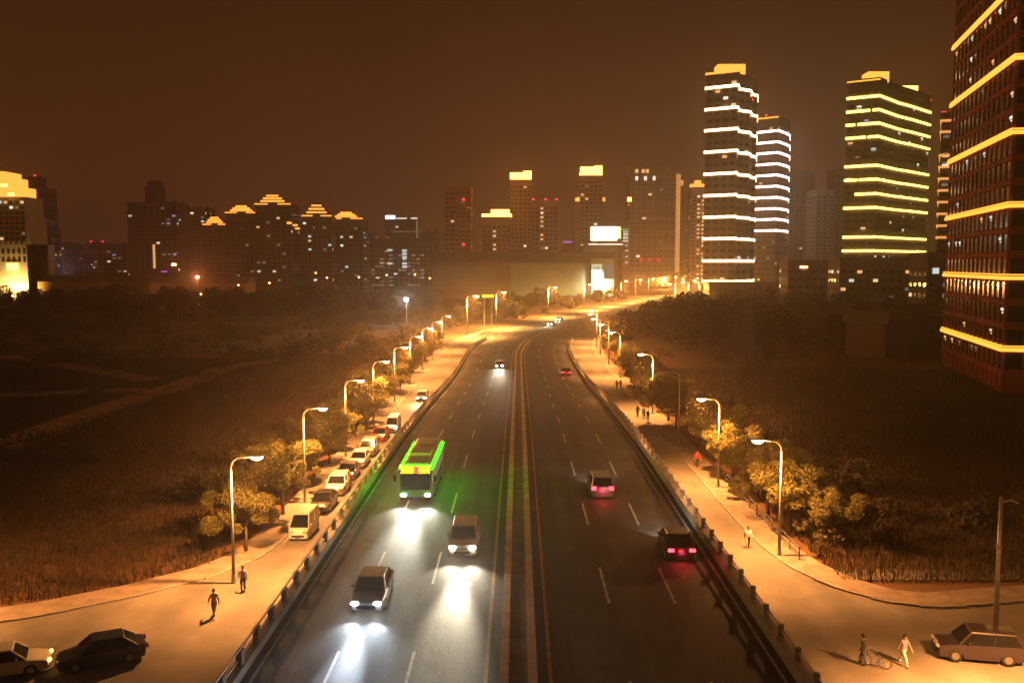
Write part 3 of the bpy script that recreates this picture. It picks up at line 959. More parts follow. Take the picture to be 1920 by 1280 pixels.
W_OFF = (2, 2, 3, 2, 4, 3, 0)
ys1 = [161, 202, 242, 283, 325, 366, 407, 448, 490, 529]
Y1 = 500
t1, p1, h1, b1 = banded('office_tower', 'tall dark tower ringed by white light bands with a yellow rooftop block',
    [(1318, 506), (1377, 497), (1380, 508), (1400, 513), (1404, 524), (1413, 528), (1413, 545), (1340, 545)], 141,
    [zat(1377, y - 1, 497) for y in ys1], 'band_white', 'facade_dark', 3.9, 3.6, 0.035, W_OFF, bh=1.35)
ring(MB(), p1, 0.0, 0.5, h1 - 0.2, h1 + 1.0, edges=(0,)).build('roof_light_band', 'crown_glow_yellow', t1)
c = at(1368, 141, 515) - b1
rb = MB().box((c.x, c.y, h1 + 3.4), (15, 10, 6.6)).build('glowing_roof_block', 'crown_glow_yellow', t1)  # floodlighting of the block put into its own glow
MB().box((c.x - 1, c.y - 5.2, h1 + 1.2), (6, 0.3, 1.6)).build('floodlight', 'crown_glow_hot', rb)
beacon(t1, (c.x + 7, c.y, h1 + 7.2), 0.7); beacon(t1, (p1[4][0], p1[4][1], h1 - 10), 0.6)

ys2 = [246, 267, 287, 308, 329, 350, 371, 392, 412, 433]
t2, p2, h2, b2 = banded('office_tower', 'dark tower with close-set lilac-white light bands behind the tallest one',
    [(1410, 712), (1453, 700), (1468, 716), (1475, 728), (1475, 750), (1420, 750)], 224,
    [zat(1453, y - 1, 700) for y in ys2], 'band_lilac', 'facade_dark', 4.1, 3.6, 0.06, (2, 4, 1, 1, 4, 2, 0), bh=1.5)
ring(MB(), p2, 0.0, 0.5, h2 - 0.6, h2 + 0.6, edges=(0,)).build('roof_light_band', 'band_orange', t2)
beacon(t2, (10, 6, h2 + 4), 0.8); beacon(t2, (20, 10, h2 + 1.5), 0.8); beacon(t2, (2, 6, h2 + 3), 0.8)

def seg_bands(root, poly, k, z, bm, r_):
    gaps = {1: (0.72, 0.80), 2: (0.28, 0.36), 3: (0.62, 0.68), 5: (0.40, 0.45), 6: (0.0, 0.34)}
    A, B = inset(poly, 0.0), inset(poly, 0.45)
    mb = MB(); t = 0.55
    a, b = Vector(B[0]), Vector(B[1])
    spans = [(0, 1)] if k not in gaps else [(0, gaps[k][0]), (gaps[k][1], 1)]
    for s0, s1 in spans:
        if s1 - s0 < 0.01: continue
        p, q = a.lerp(b, s0), a.lerp(b, s1); d = q - p
        mb.box(((p.x + q.x) / 2, (p.y + q.y) / 2, z), (d.length, 0.4, t * 2), 0, math.atan2(d.y, d.x))
    for e in (1, 2, 3):
        p, q = Vector(B[e]), Vector(B[e + 1]); d = q - p
        mb.box(((p.x + q.x) / 2, (p.y + q.y) / 2, z), (d.length, 0.4, t * 1.7), 0, math.atan2(d.y, d.x))
    mb.build('light_band', bm, root)
ys3 = [180, 206, 231, 256, 310, 336, 363, 389, 444, 470]
t3, p3, h3, b3 = banded('office_tower', 'broad tower with yellow light bands and two glowing rooftop blocks',
    [(1580, 407), (1638, 400), (1674, 418), (1700, 428), (1733, 444), (1733, 470), (1600, 470)], 155,
    [zat(1638, y, 400) for y in ys3], 'band_yellow', 'facade_dark', 3.1, 3.2, 0.07, (4, 2, 4, 2, 4, 3, 1), seg_bands)
ring(MB(), p3, 0.0, 0.5, h3 - 0.3, h3 + 0.3, edges=(0,)).build('roof_light_band', 'band_orange', t3)
c = at(1641, 155, 410) - b3
MB().box((c.x, c.y, h3 + 2.2), (9, 8, 4.6)).build('glowing_roof_block', 'crown_glow_yellow', t3)
c = at(1700, 175, 436) - b3
MB().box((c.x, c.y, h3 + 0.6), (7.5, 7, 5.6)).build('glowing_roof_block', 'crown_glow_hot', t3)
beacon(t3, (p3[4][0], p3[4][1], h3 - 1), 0.35)

# slim tower with short orange bands, tucked behind the big one at the right edge
t4, p4, h4, b4 = banded('office_tower', 'slim tower with short orange light bands beside the near right tower',
    [(1755, 330), (1795, 328), (1795, 350), (1757, 350)], 216,
    [zat(1765, y, 329) for y in (226, 247, 291, 313, 335, 357, 379, 401, 423, 445)], 'band_orange_dim', 'facade_dark', 3.4, 2.6, 0.14, (4, 2, 2, 3, 3, 2, 0), bh=0.8)
beacon(t4, (1.2, 0, h4 + 1), 0.3); beacon(t4, (0.2, 0, h4 + 1), 0.3)

# near tower filling the right edge
cx, cy = at(1890, 495, 153).xy
ex, ey = at(1776, 495, 198).xy
d1 = Vector((cx - ex, cy - ey)); L1 = d1.length; d1.normalize()
n2 = Vector((-d1.y, d1.x))           # along the face that runs out of the picture
if n2.x < 0: n2 = -n2
fx, fy = cx + n2.x * 34, cy + n2.y * 34
gx_, gy_ = ex + n2.x * 34, ey + n2.y * 34
nt = empty('near_tower', (cx, cy, 0))
npoly = [(ex - cx, ey - cy), (0, 0), (fx - cx, fy - cy), (gx_ - cx, gy_ - cy)]
HN = 128.0
mat('facade_brick', (0.33, 0.075, 0.032), 0.8, 0, 0.25, 0.15)
MB().prism(npoly, -0.06, HN).build('wall', 'facade_brick', nt)
FH = 4.0
led = MB(); z = 3.6
while z < HN:
    ring(led, npoly, -0.05, 0.30, z - 0.35, z + 0.35); z += FH
tag(led.build('floor_ledges', 'facade_brick', nt), kind='stuff')
rn = random.Random(99)
pan = MB().box((0, 0, 0), (2.55, 0.10, 2.7))
panes = {'window_glass': pan.mesh('pane', 'window_glass')}
strips = {k: MB().box((0, -0.09, 0.75), (1.5, 0.06, 0.42)).box((0.3, -0.09, 0.2), (0.7, 0.05, 0.25)).mesh('ceiling_light', k) for k in ('win_white', 'win_warm', 'win_cool', 'win_dim', 'win_amber')}
piers = MB(); upper = MB(); cnt = 0
for (a, b, cols, lit_p) in ((npoly[0], npoly[1], 14, 0.16), (npoly[1], npoly[2], 11, 0.03)):
    a, b = Vector(a), Vector(b); d = b - a; Ln = d.length; d.normalize(); nr = Vector((d.y, -d.x)); rz = math.atan2(d.y, d.x)
    for c in range(cols + 1):
        p = a + d * (Ln * c / cols) + nr * 0.10
        piers.box((p.x, p.y, HN / 2), (0.42, 0.42, HN - 1), 0, rz)
    for f in range(31):
        zc = 3.6 + f * FH + FH / 2
        for c in range(cols):
            p = a + d * (Ln * (c + 0.5) / cols) + nr * 0.06
            row = f % 3
            m = 'window_glass'
            pl = lit_p * (1.9 if row == 0 else 0.55 if row == 1 else 0.9)
            if f in (0, 3): pl = lit_p * 3.2 if row == 0 and cols == 14 else pl
            if rn.random() < pl: m = rn.choice(['win_white', 'win_warm', 'win_cool', 'win_dim', 'win_dim', 'win_amber'])
            if f < 18 and (cols == 14 or c < 2) and cnt < 300:
                po = put('pane', panes['window_glass'], nt, (p.x, p.y, zc), rz); cnt += 1
                if m != 'window_glass': put('ceiling_light', strips[m], po)
            else:
                upper.box((p.x, p.y, zc), (2.55, 0.10, 2.7), 0, rz)
piers.build('pier', 'facade_brick', nt)
tag(upper.build('upper_panes', 'window_glass', nt), kind='stuff')
for k in range(10):
    zb = 7.6 + k * 12.0
    o = MB(); ring(o, npoly, 0.34, 0.75, zb - 0.25, zb + 0.36, edges=(0, 1)); ring(o, npoly, 0.34, 0.62, zb + 0.52, zb + 0.74, edges=(0, 1))
    o.build('light_band', 'band_orange', nt)
tag(nt, 'nearest tower at the right edge with long double orange light bands', 'building')

# --- towers of the middle distance
def crown_box(root, w, h, parts, m):
    """parts: list of (x centre share, width share, height m, z offset m)"""
    for (xc, ws, hh, zo) in parts:
        MB().box((xc * w, 5, h + 0.9 + zo + hh / 2), (ws * w, 8, hh)).build('glowing_crown', m, root)  # crown glows itself in place of floodlight falling on it

r_, w, h = tower(833, 883, 352, 620, 22, 'facade_red', 'reddish slab tower with many balcony ledges and red beacons', 0.05, 3.1, 3.6, slabm='facade_tan')
beacon(r_, (4, -0.6, h - 8)); beacon(r_, (4, -0.6, h - 38))
for k in range(30):
    z = 8 + k * 3.1
    if z < h - 6: MB().box((w * 0.2, -0.6, z), (w * 0.48, 1.1, 0.9)).build('balcony', 'facade_tan', r_)
r_, w, h = tower(905, 958, 409, 640, 24, 'facade_tan', 'short tower under a wide glowing yellow roof crown', lambda u, v: 0.85 if (0.18 < u < 0.36 or 0.84 < u) else 0.02, 3.1, 3.3, (2, 5, 0, 1, 2, 0, 0))
crown_box(r_, w, h, [(0, 1.06, 2.2, 0), (0.12, 0.66, 3.0, 2.2)], 'crown_glow_hot')
r_, w, h = tower(956, 997, 339, 680, 24, 'facade_tan', 'slender tower with a tall glowing two-block yellow crown', lambda u, v: 0.55 if 0.6 < u < 0.75 else 0.02, 3.1, 3.0, (2, 4, 1, 1, 3, 0, 0))
crown_box(r_, w, h, [(-0.18, 0.62, 5.2, 0), (0.3, 0.38, 6.4, 0)], 'crown_glow_hot')
r_, w, h = tower(995, 1046, 378, 690, 22, 'facade_tan', 'twin-bay tower with columns of amber stair windows and red beacons', lambda u, v: 0.9 if (0.2 < u < 0.34 or u > 0.86) else 0.02, 3.3, 3.0, (2, 5, 0, 2, 1, 0, 0))
for x in (-w * 0.4, w * 0.05, w * 0.45): beacon(r_, (x, 0, h + 1.6), 0.8)
beacon(r_, (-w * .1, -0.7, 28), 0.8); beacon(r_, (w * .42, -0.7, 28), 0.8)
r_, w, h = tower(1088, 1130, 331, 700, 26, 'facade_tan', 'tall tower with a glowing yellow crown and lower lit shoulders', 0.08, 3.2, 3.2)
crown_box(r_, w, h, [(0, 1.0, 2.4, 0), (-0.12, 0.7, 4.2, 2.4), (0.32, 0.34, 5.0, 2.4)], 'crown_glow_hot')
for sx, x in ((-1, 1083), (1, 1131)):
    hz = zat(x, 378, 702); cxw = at(x, 378, 702).x - r_.location.x
    wg = MB().box((cxw, 8, hz / 2), (5.5, 16, hz)).build('wing', 'facade_tan', r_)
    MB().box((cxw, 4, hz + 1.6), (3.0, 5, 2.8)).build('glowing_wing_top', 'crown_glow_yellow', wg)
r_, w, h = tower(1182, 1268, 310, 640, 26, 'facade_dark', 'broad dark tower with an amber light strip down its right edge', 0.022, 3.3, 3.8, (4, 3, 1, 2, 3, 2, 0))
zt = zat(1272, 326, 638)
st = MB()
for k in range(3): st.box((w / 2 + 0.6 + k * 1.05, -0.3, zt / 2 + 8), (0.75, 0.6, zt - 16))
st.build('light_strip', 'strip_amber', r_)
MB().box((w / 2 + 4.4, 0.4, zt - 6), (1.8, 1, 3.6)).build('sign_box', 'strip_amber', r_)
for x in (-0.36, -0.17, 0.02): MB().box((x * w, -0.3, h - 9), (1.9, 0.3, 2.9)).build('top_window', 'win_white', r_)
for x in (-0.36, -0.22, -0.13): MB().box((x * w, -0.3, h - 4), (2.2, 0.3, 2.6)).build('top_window', 'win_amber', r_)
MB().box((-w / 2 - 0.5, -0.6, zat(1183, 374, 640)), (2.6, 1.6, 2.8)).build('corner_lamp', 'crown_glow_hot', r_)
for x in (-0.24, -0.06, 0.14): MB().box((x * w, -0.3, zat(1200, 487, 640)), (2.8, 0.3, 2.6)).build('red_sign', 'sign_red', r_)
r_, w, h = tower(1297, 1324, 353, 720, 18, 'facade_tan', 'slim tower with a small golden crown left of the white-banded one', lambda u, v: 0.7 if 0.3 < u < 0.7 else 0.02, 3.2, 3.6, (2, 6, 0, 1, 1, 0, 0))
crown_box(r_, w, h, [(0, 1.0, 2.6, 0), (0, 0.34, 2.8, 2.6)], 'crown_glow_yellow')
tower(1482, 1528, 322, 900, 30, 'facade_grey', 'faint grey tower between the two groups of banded towers', 0.01, 3.3, 4.2)
tower(1531, 1566, 357, 760, 26, 'facade_grey', 'plain lower tower left of the yellow-banded one', 0.015, 3.3, 4.2)
tower(1568, 1600, 318, 860, 26, 'facade_dark', 'dim tower half hidden by the yellow-banded one', 0.01, 3.3, 4.2)

# --- left skyline: residential towers with stepped golden eaves
def pagoda(x0, x1, yroof, ypeak, Y, label, gap=0.28):
    r_, w, h = tower(x0, x1, yroof, Y, 24, 'facade_dark', label, 0.07, 3.1, 3.2, (2, 2, 3, 3, 4, 3, 0))
    top = zat(x0, ypeak, Y); n = 4; dz = (top - h) / n
    for k in range(n):
        ws = w * (1.0, 0.66, 0.52, 0.34)[k]
        z = h + 0.9 + k * dz
        rf = MB().prism(rect(ws * 0.96, 20 - 3 * k), z, z + dz, top=0.72).build('roof_tier', 'roof_dark', r_)
        if k == 0:
            for sgn in (-1, 1):
                MB().box((sgn * (ws * (gap + 1) / 4 + 0.0), -0.5, z + 0.4), (ws * (1 - gap) / 2, 0.8, 0.85)).build('glowing_eave', 'crown_glow_yellow', rf)
        else:
            MB().box((0, -0.5 - 0.05 * k, z + 0.45), (ws, 0.9, 1.25)).build('glowing_eave', 'crown_glow_yellow', rf)  # eaves glow themselves, their floodlighting put into the material
    MB().prism([(-w * 0.07, -1.4), (w * 0.07, -1.4), (w * 0.07, 2), (-w * 0.07, 2)], h - 10, h + dz * 2.0, top=0.7).build('front_turret', 'facade_dark', r_)
    return r_, w, h
pagoda(380, 426, 424, 408, 660, 'leftmost and lowest of the gold-eaved towers')
pagoda(422, 484, 402, 387, 650, 'gold-eaved tower second from the left of its row')
r_, w, h = pagoda(478, 545, 386, 366, 640, 'tallest gold-eaved tower, in the middle of its row')
for k, (dx, z) in enumerate(((0.46, -16), (0.62, -18), (0.68, -21))):
    MB().box((dx * w, -0.4, h + z * 0.75), (3.2, 1, 1.3)).build('glowing_eave', 'crown_glow_yellow', r_)
pagoda(566, 622, 408, 383, 650, 'gold-eaved tower with the deepest glowing crown')
pagoda(618, 680, 413, 399, 665, 'rightmost of the gold-eaved towers')
tower(345, 384, 391, 720, 24, 'facade_dark', 'plain dark tower left of the gold-eaved row', lambda u, v: 0.5 if 0.55 < u < 0.75 else 0.04, 3.2, 3.6, (3, 1, 3, 3, 3, 1, 0))
tower(545, 568, 425, 700, 20, 'facade_dark', 'narrow dark tower between two gold-eaved towers', 0.08, 3.2, 3.6)
r_, w, h = tower(238, 330, 381, 760, 28, 'facade_dark', 'broad dark tower topped by a stepped cylinder', 0.06, 3.2, 4.2, (3, 1, 4, 3, 4, 3, 1))
for (ws, z0, z1) in ((0.40, 0, 14), (0.30, 14, 19)):
    MB().prism([(ws * w / 2 * math.cos(2 * PI * k / 14), 9 + ws * w / 2 * math.sin(2 * PI * k / 14)) for k in range(14)], h + z0, h + z1).build('roof_drum', 'facade_dark', r_)
MB().box((w * .02, -0.2, h - 44), (2.0, 0.3, 20)).build('neon_strip', 'win_amber', r_)
MB().box((w * .42, -0.3, zat(300, 496, 760)), (4.0, 0.3, 2.0)).build('shop_sign', 'lamp_orange', r_)
MB().box((w * .22, -0.3, zat(300, 509, 760)), (5, 0.3, 1.2)).build('shop_sign', 'sign_magenta', r_)
r_, w, h = tower(46, 80, 352, 800, 24, 'facade_dark', 'dark stepped tower behind the floodlit building', 0.03, 3.2, 4.0)
MB().box((-w * 0.05, 9, h + 5), (w * 0.62, 12, 10)).build('roof_step', 'facade_dark', r_); beacon(r_, (-w * 0.1, 6, h + 11))
r_, w, h = tower(78, 96, 430, 780, 16, 'facade_dark', 'narrow low block with three bright windows at far left', 0.12, 3.2, 3.6)
fw = 0
for (x0, x1, yt, Y, lb) in ((92, 118, 470, 1000, 'faint low tower right of the narrow block at far left'), (112, 140, 458, 1150, 'faint tower under the haze at far left'),
                        (138, 165, 470, 1050, 'faint squat tower left of the broad dark tower'), (163, 200, 456, 1100, 'faint tower with two red roof lights'),
                        (198, 238, 458, 950, 'dim office slab with rows of lit floors left of the drum-topped tower')):
    r_, w, h = tower(x0, x1, yt, Y, 26, 'facade_tan', lb, 0.22 if x0 == 198 else 0.08, 3.4, 5.0, (2, 2, 3, 1, 5, 4, 1))
    if x0 == 163: beacon(r_, (-w * .3, 0, h + 2), 1.1); beacon(r_, (w * .3, 0, h + 2), 1.1)

# floodlit stepped building at the left edge
A, B = at(-70, 455, 560), at(50, 455, 560)
w = B.x - A.x
sb = empty('floodlit_building', ((A.x + B.x) / 2, 560, 0)); off_x = sb.location.x
hb = zat(0, 458, 560); ht = zat(0, 368, 560)
MB().box((0, 14, hb / 2), (w + 5, 28, hb)).build('podium', 'facade_pale', sb)
MB().box((0, 16, (hb + ht) / 2), (w * 0.86, 22, ht - hb)).build('shaft', 'facade_pale', sb)
for k in range(12):
    x = -w / 2 + (k + 0.5) * w / 12
    MB().box((x, 0.4, hb + 0.8), (w / 26, 0.8, 1.9)).build('merlon', 'facade_pale', sb)
    for zz in (hb - 4.5, hb - 9.5): MB().box((x, -0.1, zz), (1.5, 0.25, 2.6)).build('window', 'window_glass', sb)
MB().box((w * 0.5 + 1.2, 10, hb / 2 + 6), (2.6, 20, hb + 22)).build('corner_pylon', 'facade_pale', sb)
for xx_, e_ in ((at(24, 500, 560).x - off_x, 120000), (w * 0.47, 90000), (-w * 0.25, 100000)):
    spot('uplight', sb, (xx_, -7.0, 1.0), e_, (1.0, 0.62, 0.16), 120, 0.8, 0.6, (R(118), 0, 0))
xr = at(31, 360, 560).x - off_x
for (xa, xb, y0, y1, mm) in ((-60, 31, 368, 349, 'crown_glow_yellow'), (-60, 16, 349, 331, 'crown_glow_yellow'), (-60, 4, 331, 320, 'crown_glow_yellow')):
    a, b = at(xa, 400, 560).x - off_x, at(xb, 400, 560).x - off_x
    MB().box(((a + b) / 2, 14, (zat(0, y0, 560) + zat(0, y1, 560)) / 2), (b - a, 20, zat(0, y1, 560) - zat(0, y0, 560) - 0.05)).build('crown_step', mm, sb)  # crown steps glow, floodlighting put into their colour
for (x, y) in ((24, 500), (2, 347), (15, 364)):
    p = at(x, y, 560); MB().box((p.x - off_x, -0.5 if y > 400 else 3.4, p.z), (7 if y > 400 else 4, 0.5, 4.5 if y > 400 else 1.8)).build('floodlight', 'crown_glow_hot', sb)
rr = random.Random(3)
facade_windows(sb, (-w * 0.43, 4.9), (w * 0.43, 4.9), hb + 2, ht - 1, 3.2, 3.2, 0.16, rr, (2, 4, 3, 1, 3, 2, 0), 0.6, 0.5)
tag(sb, 'floodlit yellow stepped building cut by the left edge', 'building')

# --- office with the blue-white rooftop sign
r_, w, h = tower(722, 784, 412, 820, 26, 'facade_dark', 'office block outlined in light with a blue-white rooftop sign', 0.03, 3.4, 4.2)
MB().box((-w * 0.34, -0.5, h + 2.2), (w * 0.30, 0.8, 3.4)).build('rooftop_sign', 'sign_blue', r_)
for x, s_ in ((0.0, 0.32), (0.38, 0.2)): MB().box((x * w, -0.5, h + 1.2), (s_ * w, 0.6, 1.1)).build('roof_light', 'win_white', r_)
MB().box((w * 0.47, -0.5, h / 2 + 12), (w * 0.05, 0.5, h - 26)).build('edge_light', 'win_dim', r_)
MB().box((0.05 * w, -0.4, zat(750, 434, 820)), (w * 0.8, 0.3, 0.5)).build('light_line', 'win_dim', r_)
r_, w, h = tower(692, 822, 449, 640, 24, 'facade_dark', 'long low office block with a column of bright stair windows', 0.0, 3.3, 3.4)
rr = random.Random(8)
facade_windows(r_, (-w * 0.48, -0.08), (w * 0.3, -0.08), 6, h - 7, 2.6, 3.0, 0.26, rr, (1, 0, 1, 0, 5, 6, 0), 0.8, 0.4, False)
for k in range(6):
    if k != 3: MB().box((w * 0.01, -0.5, zat(756, 470 + k * 6, 640)), (3.2, 0.3, 1.5)).build('stair_window', 'win_cool', r_)
for x in (-0.2,):
    for y in (469, 494): MB().box((x * w, -0.5, zat(730, y, 640)), (3.6, 0.3, 1.2)).build('stair_window', 'win_cool', r_)
tower(640, 700, 436, 760, 20, 'facade_dark', 'low dark block between the gold-eaved towers and the office', 0.05, 3.3, 4.0)
tower(784, 834, 436, 900, 20, 'facade_grey', 'dim block left of the reddish slab tower', 0.04, 3.3, 4.4)

# --- long hall with pale panels and the lit entrance
A, B = at(808, 495, 580), at(1150, 495, 580)
w = B.x - A.x; hall = empty('long_hall', ((A.x + B.x) / 2, 580, 0)); hx0 = hall.location.x
hr = zat(980, 476, 580)
MB().box((0, 21, hr / 2), (w, 40, hr)).build('wall', 'facade_dark', hall)
MB().box((0, 20, hr + 0.5), (w + 2.5, 43, 1.0)).build('roof', 'roof_dark', hall)
MB().box((0, -0.4, hr - 2.8), (w + 1, 2.2, 4.6)).build('fascia', 'roof_dark', hall)
def hx_(p): return at(p, 500, 580).x - hx0
for (a, b, yt, yb, m, n) in ((810, 934, 498, 542, 'facade_grey', 8), (957, 1107, 494, 554, 'panel_pale', 9)):
    xa, xb = hx_(a), hx_(b); zt_, zb_ = zat(a, yt, 580), max(0.3, zat(a, yb, 580))
    for k in range(n):
        ww_ = (xb - xa) / n
        MB().box((xa + (k + 0.5) * ww_, 0.7, (zt_ + zb_) / 2), (ww_ - 0.08, 0.8, zt_ - zb_)).build('panel', m, hall)
xa, xb = hx_(1108), hx_(1150)
ent = MB().box(((xa + xb) / 2, -1.5, hr / 2 - 1), (xb - xa, 3, hr - 4)).build('entrance_tower', 'panel_pale', hall)
MB().box((hx_(1118), -3.2, zat(1118, 528, 580)), ((xb - xa) * 0.45, 0.3, 15)).build('lit_sign_panel', 'sign_white', ent)
MB().box((hx_(1118), -3.1, zat(1118, 502, 580)), ((xb - xa) * 0.46, 0.3, 4.6)).build('lettered_panel', 'sign_soft', ent)
MB().box((hx_(1140), -3.1, zat(1118, 510, 580)), ((xb - xa) * 0.40, 0.3, 9)).build('soft_panel', 'win_dimcool', ent)
fc = bpy.data.curves.new('sign_letters', 'FONT'); fc.body = 'IVE'; fc.size = 3.4; fc.extrude = 0.05; fc.align_x = 'CENTER'; fc.align_y = 'CENTER'
fc.materials.append(M['roof_dark'])
ft = bpy.data.objects.new('letters_tmp', fc); COL.objects.link(ft)
fme = bpy.data.meshes.new_from_object(ft.evaluated_get(bpy.context.evaluated_depsgraph_get())); bpy.data.objects.remove(ft)
fo = put('sign_letters', fme, ent); tag(fo, kind='stuff')
fo.location = (hx_(1118), -3.31, zat(1118, 503, 580)); fo.rotation_euler = (PI / 2, 0, 0)
for k in range(5):
    MB().ball((hx_(1110 + k * 7), -4.0, zat(1118, 553, 580) + rr.uniform(0, 1.2)), 0.6, 8, 5).build('entrance_lamp', 'sign_white', ent)
spot('entrance_light', hall, (hx_(1125), -9, 11), 30000, (0.95, 1.0, 0.7), 150, 0.6, 1.0, (R(70), 0, 0))
wash = bpy.data.lights.new('wall_wash', 'AREA'); wash.energy = 900; wash.color = (0.85, 1.0, 0.45); wash.shape = 'RECTANGLE'; wash.size = 44; wash.size_y = 0.6
wo = bpy.data.objects.new('wall_wash', wash); COL.objects.link(wo); wo.parent = hall
wo.location = (hx_(1035), -7.0, 1.2); wo.rotation_euler = (R(115), 0, 0)
w2 = wash.copy(); w2.energy = 350; w2.color = (1.0, 0.55, 0.22)
wo2 = bpy.data.objects.new('wall_wash', w2); COL.objects.link(wo2); wo2.parent = hall
wo2.location = (hx_(872), -7.0, 1.2); wo2.rotation_euler = (R(115), 0, 0)
tag(hall, 'long low hall with pale wall panels and a glaring lit entrance', 'building')

# --- block carrying the glowing billboard
A, B = at(1098, 462, 612), at(1172, 462, 612)
w = B.x - A.x; bb = empty('billboard_building', ((A.x + B.x) / 2, 640, 0)); h = zat(1130, 462, 640)
body(bb, rect(w, 24), h, 'facade_grey')
tag(bb, 'plain block beneath the glowing rooftop billboard', 'building')
bw = empty('rooftop_billboard', ((at(1108, 440, 638).x + at(1166, 440, 638).x) / 2, 638, h + 0.95))
zb0, zb1 = zat(1130, 451, 638) - h - 0.95, zat(1130, 424, 638) - h - 0.95
sw = at(1166, 440, 638).x - at(1108, 440, 638).x
MB().box((0, 4.5, (zb0 + zb1) / 2), (sw, 0.8, zb1 - zb0)).build('backing', 'roof_dark', bw)
MB().box((-sw * 0.06, 4.0, (zb0 + zb1) / 2), (sw * 0.86, 0.15, zb1 - zb0 - 0.2)).build('glowing_face', 'billboard_glow', bw)
MB().box((sw * 0.43, 4.0, (zb0 + zb1) / 2 + 0.6), (sw * 0.11, 0.15, zb1 - zb0 - 1.6)).build('glowing_face', 'billboard_yellow', bw)
for k in range(7): MB().box((-sw / 2 + (k + 0.5) * sw / 7, 4.6, zb0 / 2 + 0.02), (0.35, 0.35, zb0)).build('strut', 'rail_metal', bw)
for k in range(22): MB().box((-sw * 0.55 + k * sw * 1.1 / 21, 3.2, 0.55), (0.75, 0.4, 0.5)).build('bulb', 'sign_white', bw)
tag(bw, 'glowing white billboard with a row of bulbs on a flat roof', 'billboard')
# slim sign mast beside it
sm = empty('sign_mast', (at(1174, 440, 630).x, 630, 0)); hm = zat(1174, 428, 630)
MB().box((0, 0.6, hm / 2), (4.2, 0.8, hm)).build('mast', 'facade_dark', sm)
MB().box((-0.8, 0.1, hm - 0.6), (4.4, 0.2, 0.7)).build('green_bar', 'sign_green', sm)
for k, y in enumerate((434, 438, 441, 445, 448, 452, 460, 470, 481, 492)):
    MB().box((0.4 if k > 5 else -0.3, 0.1, zat(1174, y, 630)), (1.9 if k > 5 else 3.6, 0.2, 0.55)).build('lit_letter_row', 'win_white' if k % 2 else 'win_cool', sm)
tag(sm, 'tall slim sign mast with a column of small lit rows', 'sign')
p = at(1064, 452, 900); q = empty('magenta_sign', (p.x, 900, 0))
MB().box((0, 0.6, p.z / 2), (9, 1.0, p.z)).build('support', 'facade_dark', q); MB().box((0, 0, p.z - 1), (8.5, 0.3, 1.6)).build('lit_panel', 'sign_magenta', q)
tag(q, 'small magenta-lit sign between the twin-bay tower and billboard', 'sign')
# yellow sign board by the road at the bend
p = at(915, 555, 285); q = empty('yellow_sign', (p.x, 285, 0))
MB().box((0, 0.2, p.z), (3.7, 0.25, 0.9)).build('board', 'rail_metal', q); MB().box((0, 0.05, p.z), (3.5, 0.06, 0.75)).build('lit_face', 'sign_yellow', q)
for x in (-1.2, 1.2): MB().tube([(x, 0.2, -0.06), (x, 0.2, p.z - 0.4)], 0.09, 6).build('post', 'galvanised', q)
tag(q, 'small lit yellow sign board beside the second tall lamp', 'sign')

# --- shed roofs
def shed(px0, px1, yr, Y, dp, label, rz=0.0, m='facade_tan'):
    A, B = at(px0, yr, Y), at(px1, yr, Y); w = B.x - A.x; h = max(3.0, A.z)
    r_ = empty('shed', ((A.x + B.x) / 2, Y, 0), rz)
    MB().box((0, dp / 2, h * 0.36), (w, dp, h * 0.78)).build('wall', m, r_)
    rf = MB(); e = 0.6
    a = [(-w / 2 - e, -e, h * 0.74), (w / 2 + e, -e, h * 0.74), (w / 2 + e, dp / 2, h), (-w / 2 - e, dp / 2, h), (-w / 2 - e, dp + e, h * 0.74), (w / 2 + e, dp + e, h * 0.74)]
    rf.quad(a[0], a[1], a[2], a[3]); rf.quad(a[3], a[2], a[5], a[4]); rf.quad(a[0], a[3], a[4], a[4]) if False else None
    i = len(rf.v); rf.v += [a[0], a[3], a[4], a[1], a[2], a[5]]; rf.f += [(i, i + 1, i + 2), (i + 3, i + 5, i + 4)]; rf.m += [0, 0]
    rf.build('roof', 'facade_grey', r_)
    tag(r_, label, 'shed', 'low sheds beyond the fields')
shed(70, 285, 516, 560, 20, 'long low shed with a pale roof at the far left')
shed(280, 462, 519, 540, 18, 'low shed lit orange below the broad dark tower')
for k, (x0, x1, y, Y) in enumerate(((1462, 1545, 573, 235), (1530, 1600, 569, 240), (1590, 1650, 566, 250), (1596, 1660, 583, 215), (1650, 1705, 577, 225), (1700, 1765, 572, 235))):
    shed(x0, x1, y, Y, 9, f'low tin-roofed shed in the dark right of the wood, {ORD[k]} in its row'.replace('nearest in', 'leftmost in'), R(-14), 'facade_dark')
# low buildings with scattered lights at the feet of the right-hand towers
for k, (x0, x1, y, Y, lb) in enumerate(((1478, 1580, 491, 420, 'low block with orange signs between the banded towers'), (1575, 1756, 487, 380, 'dark podium at the foot of the yellow-banded tower'),
                                        (1330, 1480, 532, 470, 'low lit podium at the foot of the white-banded tower'), (1740, 1790, 478, 300, 'low dark block beside the near right tower'))):
    r_, w, h = tower(x0, x1, y, Y, 14, 'facade_dark', lb, 0.08, 3.6, 3.2, (4, 4, 1, 1, 4, 1, 0), name='low_block', grp='low blocks under the right-hand towers')
    if k == 0:
        for x in (-0.25, -0.18, 0.3, 0.36): MB().box((x * w, -0.3, h - 2.4), (1.6, 0.3, 0.8)).build('shop_sign', 'lamp_orange', r_)
    if k == 3: MB().box((-0.2 * w, -0.3, h - 5.2), (2.0, 0.3, 1.9)).build('shop_sign', 'win_cool', r_)

